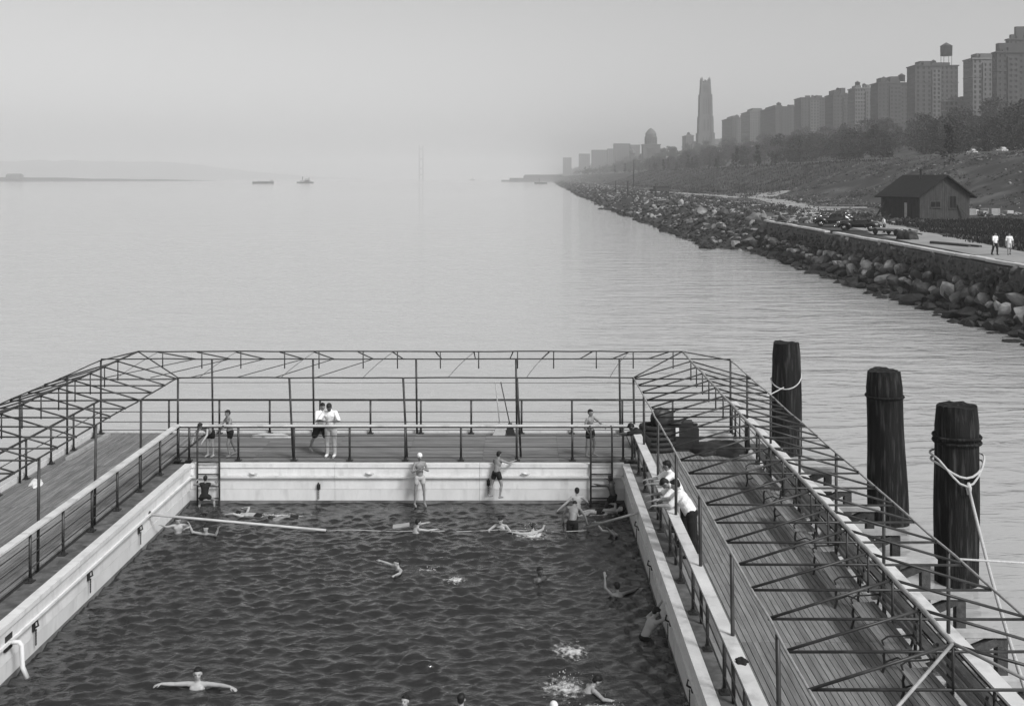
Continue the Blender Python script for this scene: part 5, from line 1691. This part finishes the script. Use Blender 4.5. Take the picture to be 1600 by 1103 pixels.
# ------------------------------------------------------------------ church tower
def church():
    Yc = 1750
    root = empty("church", (1102 - 815, Yc, 40)); tag(root, "tall slender gothic church tower with pinnacled top", "church")
    def sq(z0, z1, w0, w1, name="tower_stage"):
        mm = MB()
        mm.add([(-w0, -w0, z0), (w0, -w0, z0), (w0, w0, z0), (-w0, w0, z0), (-w1, -w1, z1), (w1, -w1, z1), (w1, w1, z1), (-w1, w1, z1)],
               [(0, 1, 5, 4), (1, 2, 6, 5), (2, 3, 7, 6), (3, 0, 4, 7), (4, 5, 6, 7)])
        for sx in (-1, 1):
            for sy in (-1, 1):                     # corner buttresses
                b0, b1 = w0 * .22, w1 * .20
                mm.add([(sx * (w0 - b0 * .3) + dx * b0, sy * (w0 - b0 * .3) + dy * b0, z0) for dx, dy in ((-1, -1), (1, -1), (1, 1), (-1, 1))] +
                       [(sx * (w1 - b1 * .4) + dx * b1, sy * (w1 - b1 * .4) + dy * b1, z1) for dx, dy in ((-1, -1), (1, -1), (1, 1), (-1, 1))],
                       [(0, 1, 5, 4), (1, 2, 6, 5), (2, 3, 7, 6), (3, 0, 4, 7), (4, 5, 6, 7)])
        st = mm.build(name, M['limestone'], root)
        return st
    def lancets(st, z0, z1, w, n):
        for k in range(n):
            x = -w * .6 + 1.2 * w * (k + .5) / n
            ww = w * .13 / n * 2
            g = MB()
            g.add([(x - ww, -w - .25, z0), (x + ww, -w - .25, z0), (x + ww, -w - .25, z1 - ww * 2), (x, -w - .25, z1), (x - ww, -w - .25, z1 - ww * 2),
                   (x - ww, -w + .8, z0), (x + ww, -w + .8, z0), (x + ww, -w + .8, z1 - ww * 2), (x, -w + .8, z1), (x - ww, -w + .8, z1 - ww * 2)],
                  [(0, 1, 2, 3, 4), (0, 5, 6, 1), (1, 6, 7, 2), (4, 9, 5, 0)])
            g.build("lancet_window", M['recess_stone'], st)
    s1 = sq(-5, 40, 11.6, 11.4); lancets(s1, 14, 34, 11.6, 3)
    s2 = sq(40, 66, 9.9, 9.7); lancets(s2, 43, 62, 9.9, 2)
    s3 = sq(66, 100, 8.7, 8.5); lancets(s3, 69, 95, 8.7, 3)
    s4 = sq(100, 119, 7.2, 6.5); lancets(s4, 103, 115, 7.1, 3)
    for sx in (-1, 1):
        for sy in (-1, 1):
            mm = MB(); mm.lathe([(1.7, 0), (1.5, 6), (.15, 11)], 8); mm.build("pinnacle", M['limestone'], root, loc=(sx * 6.0, sy * 6.0, 116.5))
    for k in range(3):
        mm = MB(); mm.lathe([(.9, 0), (.7, 2), (.1, 5)], 6); mm.build("pinnacle", M['limestone'], root, loc=(-2.8 + 2.8 * k, -6, 118.5))
    mm = MB(); mm.lathe([(5, 0), (4, 3), (.4, 6)], 8); mm.build("spirelet", M['limestone'], root, loc=(0, 0, 117.5))
    nv = MB()
    nv.add([(12, -11, -5), (52, -11, -5), (52, 11, -5), (12, 11, -5), (12, -11, 22), (52, -11, 22), (52, 11, 22), (12, 11, 22), (12, 0, 31), (52, 0, 31)],
           [(0, 1, 5, 4), (1, 2, 6, 9, 5), (2, 3, 7, 6), (3, 0, 4, 8, 7), (4, 5, 9, 8), (6, 7, 8, 9)])
    nave = nv.build("nave", M['limestone'], root)
    for k in range(6):
        g = MB(); g.box((16.5 + 6.4 * k, -11.15, 10), (2.6, .5, 14)); g.build("nave_window", M['glass'], nave)
        g = MB(); g.box((13.3 + 6.4 * k, -11.8, 8), (1.2, 2, 26)); g.build("buttress", M['limestone'], nave)
    mm = MB(); mm.box((-17, 0, 10), (9, 16, 26)); mm.box((-17, 0, 24), (5, 10, 6)); mm.build("side_chapel", M['limestone'], root)
church()

# ------------------------------------------------------------------ domed tomb
def tomb():
    root = empty("domed_tomb", (213.5, 1850, 44)); tag(root, "square stone tomb with columned drum and conical dome on the hilltop", "tomb")
    w = 14
    mm = MB(); mm.box((0, 0, 9), (2 * w, 2 * w, 22)); b = mm.build("base", M['granite'], root)
    mm = MB(); mm.box((0, 0, 20.6), (2 * w + 2, 2 * w + 2, 1.4)); mm.build("cornice", M['granite'], b)
    for k in range(6):
        mm = MB(); mm.tube([(-5.5 + 2.2 * k, -w - 2.2, -2), (-5.5 + 2.2 * k, -w - 2.2, 14)], .8, 8); mm.build("column", M['granite'], b)
    mm = MB(); mm.box((0, -w - 1.7, 15.6), (14, 3.6, 3)); mm.build("portico", M['granite'], b)
    mm = MB(); mm.lathe([(10.6, 21.3), (10.6, 23), (8.6, 23.2), (8.6, 32.5), (10.2, 32.6), (10.2, 34.2), (9.0, 34.4), (9.0, 37.5)], 24); d = mm.build("drum", M['granite'], root)
    for k in range(16):
        a_ = 6.283 * k / 16
        mm = MB(); mm.tube([(9.8 * math.cos(a_), 9.8 * math.sin(a_), 23), (9.8 * math.cos(a_), 9.8 * math.sin(a_), 32.6)], .6, 6); mm.build("column", M['granite'], d)
    mm = MB(); mm.lathe([(9.4, 37.5), (8.8, 39.5), (7, 42.5), (4.5, 45.5), (1.6, 47.6), (.3, 48.4)], 24); mm.build("dome", M['granite'], root)
tomb()
for (px, w, h, lb) in ((988, 12, 16, "small hazy pointed pavilion by the domed tomb"),):
    root = empty("pavilion", ((px - 815) * 1900 / 1750, 1900, 44)); tag(root, lb, "pavilion")
    mm = MB(); mm.box((0, 0, 4), (w * .7, w * .7, 8)); mm.build("base", M['granite'], root)
    mm = MB(); mm.lathe([(w * .6, 8), (w * .35, 12), (.2, h)], 4); mm.build("roof", M['granite'], root)

# far hazy blocks behind the tomb
rnd = random.Random(55)
FB = [(960, 985, 224, 2500), (985, 1000, 226, 2450), (925, 952, 234, 3000), (905, 922, 240, 3400), (880, 893, 246, 3900), (950, 962, 232, 2700)]
for i, (a_, b_, yt, Yd) in enumerate(FB):
    s = FPX / Yd
    x0, x1 = (a_ - 815) / s, (b_ - 815) / s
    zt = CAMZ + (278 - yt) / s
    gm, mm = MB(), MB()
    zb = 20
    root = empty("far_building", (x0, Yd, zb))
    tag(root, "hazy apartment block far beyond the domed tomb", "building", "far hazy blocks beyond the tomb")
    facade(mm, gm, (0, 0, 0), (1, 0, 0), (0, -1, 0), x1 - x0, 0, zt - zb, max(3, int((x1 - x0) / 5)), 14, 2, 2.4)
    facade(mm, gm, (0, 30, 0), (0, -1, 0), (-1, 0, 0), 30, 0, zt - zb, 6, 14, 2, 2.4)
    mm.add([(0, 0, zt - zb), (x1 - x0, 0, zt - zb), (x1 - x0, 30, zt - zb), (0, 30, zt - zb)], [(0, 1, 2, 3)])
    mm.build("wall", M['brick_l'], root)
    g = gm.build("window_panes", M['glass'], root); g["kind"] = "stuff"

# ------------------------------------------------------------------ far shore, pier, boats, bridge tower
def ridge(name, pts, depth, mat, kind="structure"):
    """a long hill: pts = (x, y, height)"""
    mm = MB()
    rows_ = 7
    for (x, y, h) in pts:
        for r_ in range(rows_):
            t = r_ / (rows_ - 1)
            z = h * sst(0, .45, t) * (1 + .05 * mnoise.noise((x * .01, t * 4, 1))) if t < .99 else h * .9
            mm.v.append((x - depth * t * .6, y + depth * t, z - 1.2 if r_ == 0 else z))
    n = len(pts)
    for i in range(n - 1):
        for r_ in range(rows_ - 1):
            k = i * rows_ + r_
            mm.f.append((k, k + rows_, k + rows_ + 1, k + 1)); mm.m.append(0)
    tag(mm.build(name, mat, None, True), kind=kind)
pts = []
for i in range(90):
    q = i / 89
    y = 6200 + 3600 * q
    x = -4600 + 3300 * q + 40 * mnoise.noise((q * 9, 0, 0))
    h = 140 + 20 * mnoise.noise((q * 7, 2, 0)) + 8 * mnoise.noise((q * 40, 5, 0))
    pts.append((x, y, h * (1 - .92 * sst(.55, 1, q))))
ridge("hills", pts, 900, M['leaf'])
pts = []
for i in range(40):
    q = i / 39
    pts.append((-2150 + 1150 * q, 2500 + 1250 * q, (14 + 6 * mnoise.noise((q * 14, 3, 0))) * (1 - q ** 3) + .5))
ridge("shore_flat", pts, 160, M['soil'])
for i in range(9):                                   # low sheds on the far flat
    q = i / 9 * .62
    x, y = -2110 + 1150 * q, 2560 + 1250 * q
    mm = MB(); w = 30 + 25 * abs(math.sin(i * 2.3)); h = 8 + 5 * abs(math.sin(i * 1.7))
    mm.add([(-w / 2, 0, 0), (w / 2, 0, 0), (w / 2, 25, 0), (-w / 2, 25, 0), (-w / 2, 0, h), (w / 2, 0, h), (w / 2, 25, h), (-w / 2, 25, h), (-w / 2, 12, h + 4), (w / 2, 12, h + 4)],
           [(0, 1, 5, 4), (1, 2, 6, 9, 5), (2, 3, 7, 6), (3, 0, 4, 8, 7), (4, 5, 9, 8), (6, 7, 8, 9)])
    o = mm.build("shed", M['brick_d'], None, False, (x, y, 6))
    tag(o, "hazy low shed on the opposite shore", "shed", "sheds on the opposite shore")
# wharf shed far up the near shore
root = empty("wharf_shed", (-20, 3050, 0)); tag(root, "long hazy wharf shed jutting into the river up the shore", "wharf shed")
mm = MB(); mm.box((60, 20, 2), (190, 60, 5)); mm.build("pier", M['darkwood'], root)
mm = MB(); mm.box((80, 20, 10), (110, 40, 12)); mm.box((80, 20, 17.5), (104, 20, 3)); mm.build("wall", M['brick_d'], root)
mm = MB(); mm.box((10, 20, 7), (46, 30, 6)); mm.build("annex", M['brick_d'], root)
# boats
def boat(name, label, px, py, L, h, house, stacks):
    p = pt(px, py, 0)
    root = empty(name, (p.x, p.y, 0)); tag(root, label, "boat")
    mm = MB(); w = L * .14
    out = [(-.5, 0), (-.42, .8), (-.2, 1), (.3, 1), (.46, .55), (.5, 0), (.46, -.55), (.3, -1), (-.2, -1), (-.42, -.8)]
    mm.v = [(u * L * .94, v * w * .8, -.5) for u, v in out] + [(u * L, v * w, h) for u, v in out]
    n = len(out)
    mm.f = [(k, (k + 1) % n, n + (k + 1) % n, n + k) for k in range(n)] + [tuple(range(n, 2 * n))]
    mm.m = [0] * len(mm.f)
    mm.build("hull", M['hull'], root)
    for (u, l, hh) in house:
        b = MB(); b.box((u * L, 0, h + hh / 2), (l * L, w * 1.2, hh)); b.build("deckhouse", M['ship'], root)
    for (u, hh) in stacks:
        b = MB(); b.tube([(u * L, 0, h), (u * L, 0, h + hh)], L * .022, 8); b.build("funnel", M['hull'], root)
boat("barge", "low hazy barge out on the river", 411, 286.5, 40, 3.2, ((.38, .14, 3), (.0, .5, 1.2)), ())
boat("steamboat", "hazy steamboat with deckhouses out on the river", 477, 286, 33, 2.6, ((.0, .6, 3), (.1, .25, 6)), ((-.15, 10), (.22, 8)))
boat("tugboat", "small dark tugboat off the wharf shed", 845, 287, 22, 2.4, ((.1, .35, 3.2),), ((-.12, 7),))
boat("small_boat", "tiny hazy boat in midriver", 738, 281.5, 26, 3, ((.0, .3, 5),), ((.1, 11),))
# bridge tower, barely visible
root = empty("bridge_tower", ((658 - 815) * 6500 / 1750, 6500, 0)); tag(root, "faint steel bridge tower across the hazy river", "bridge tower")
for s in (-1, 1):
    mm = MB(); mm.box((s * 10, 0, 99), (8, 18, 198)); mm.build("tower_leg", M['steel'], root)
for z in (30, 65, 120, 178):
    mm = MB(); mm.box((0, 0, z), (11.9, 15, 8)); mm.build("cross_brace", M['steel'], root)

# ------------------------------------------------------------------ hazy air
mm = MB(); mm.box2((-8900, -390, -6), (8900, 12900, 215))
hz = mm.build("haze", [])
hm = bpy.data.materials.new("pale_haze")
hm.use_nodes = True
hm.node_tree.nodes.clear()
ho = hm.node_tree.nodes.new("ShaderNodeOutputMaterial")
pv = hm.node_tree.nodes.new("ShaderNodeVolumePrincipled")
pv.inputs["Color"].default_value = (.95, .95, .95, 1)
pv.inputs["Density"].default_value = HAZE_DENSITY
pv.inputs["Anisotropy"].default_value = 0.2
hm.node_tree.links.new(pv.outputs[0], ho.inputs["Volume"])
hz.data.materials.clear(); hz.data.materials.append(hm)
tag(hz, "pale summer haze over the river", "haze", kind="stuff")
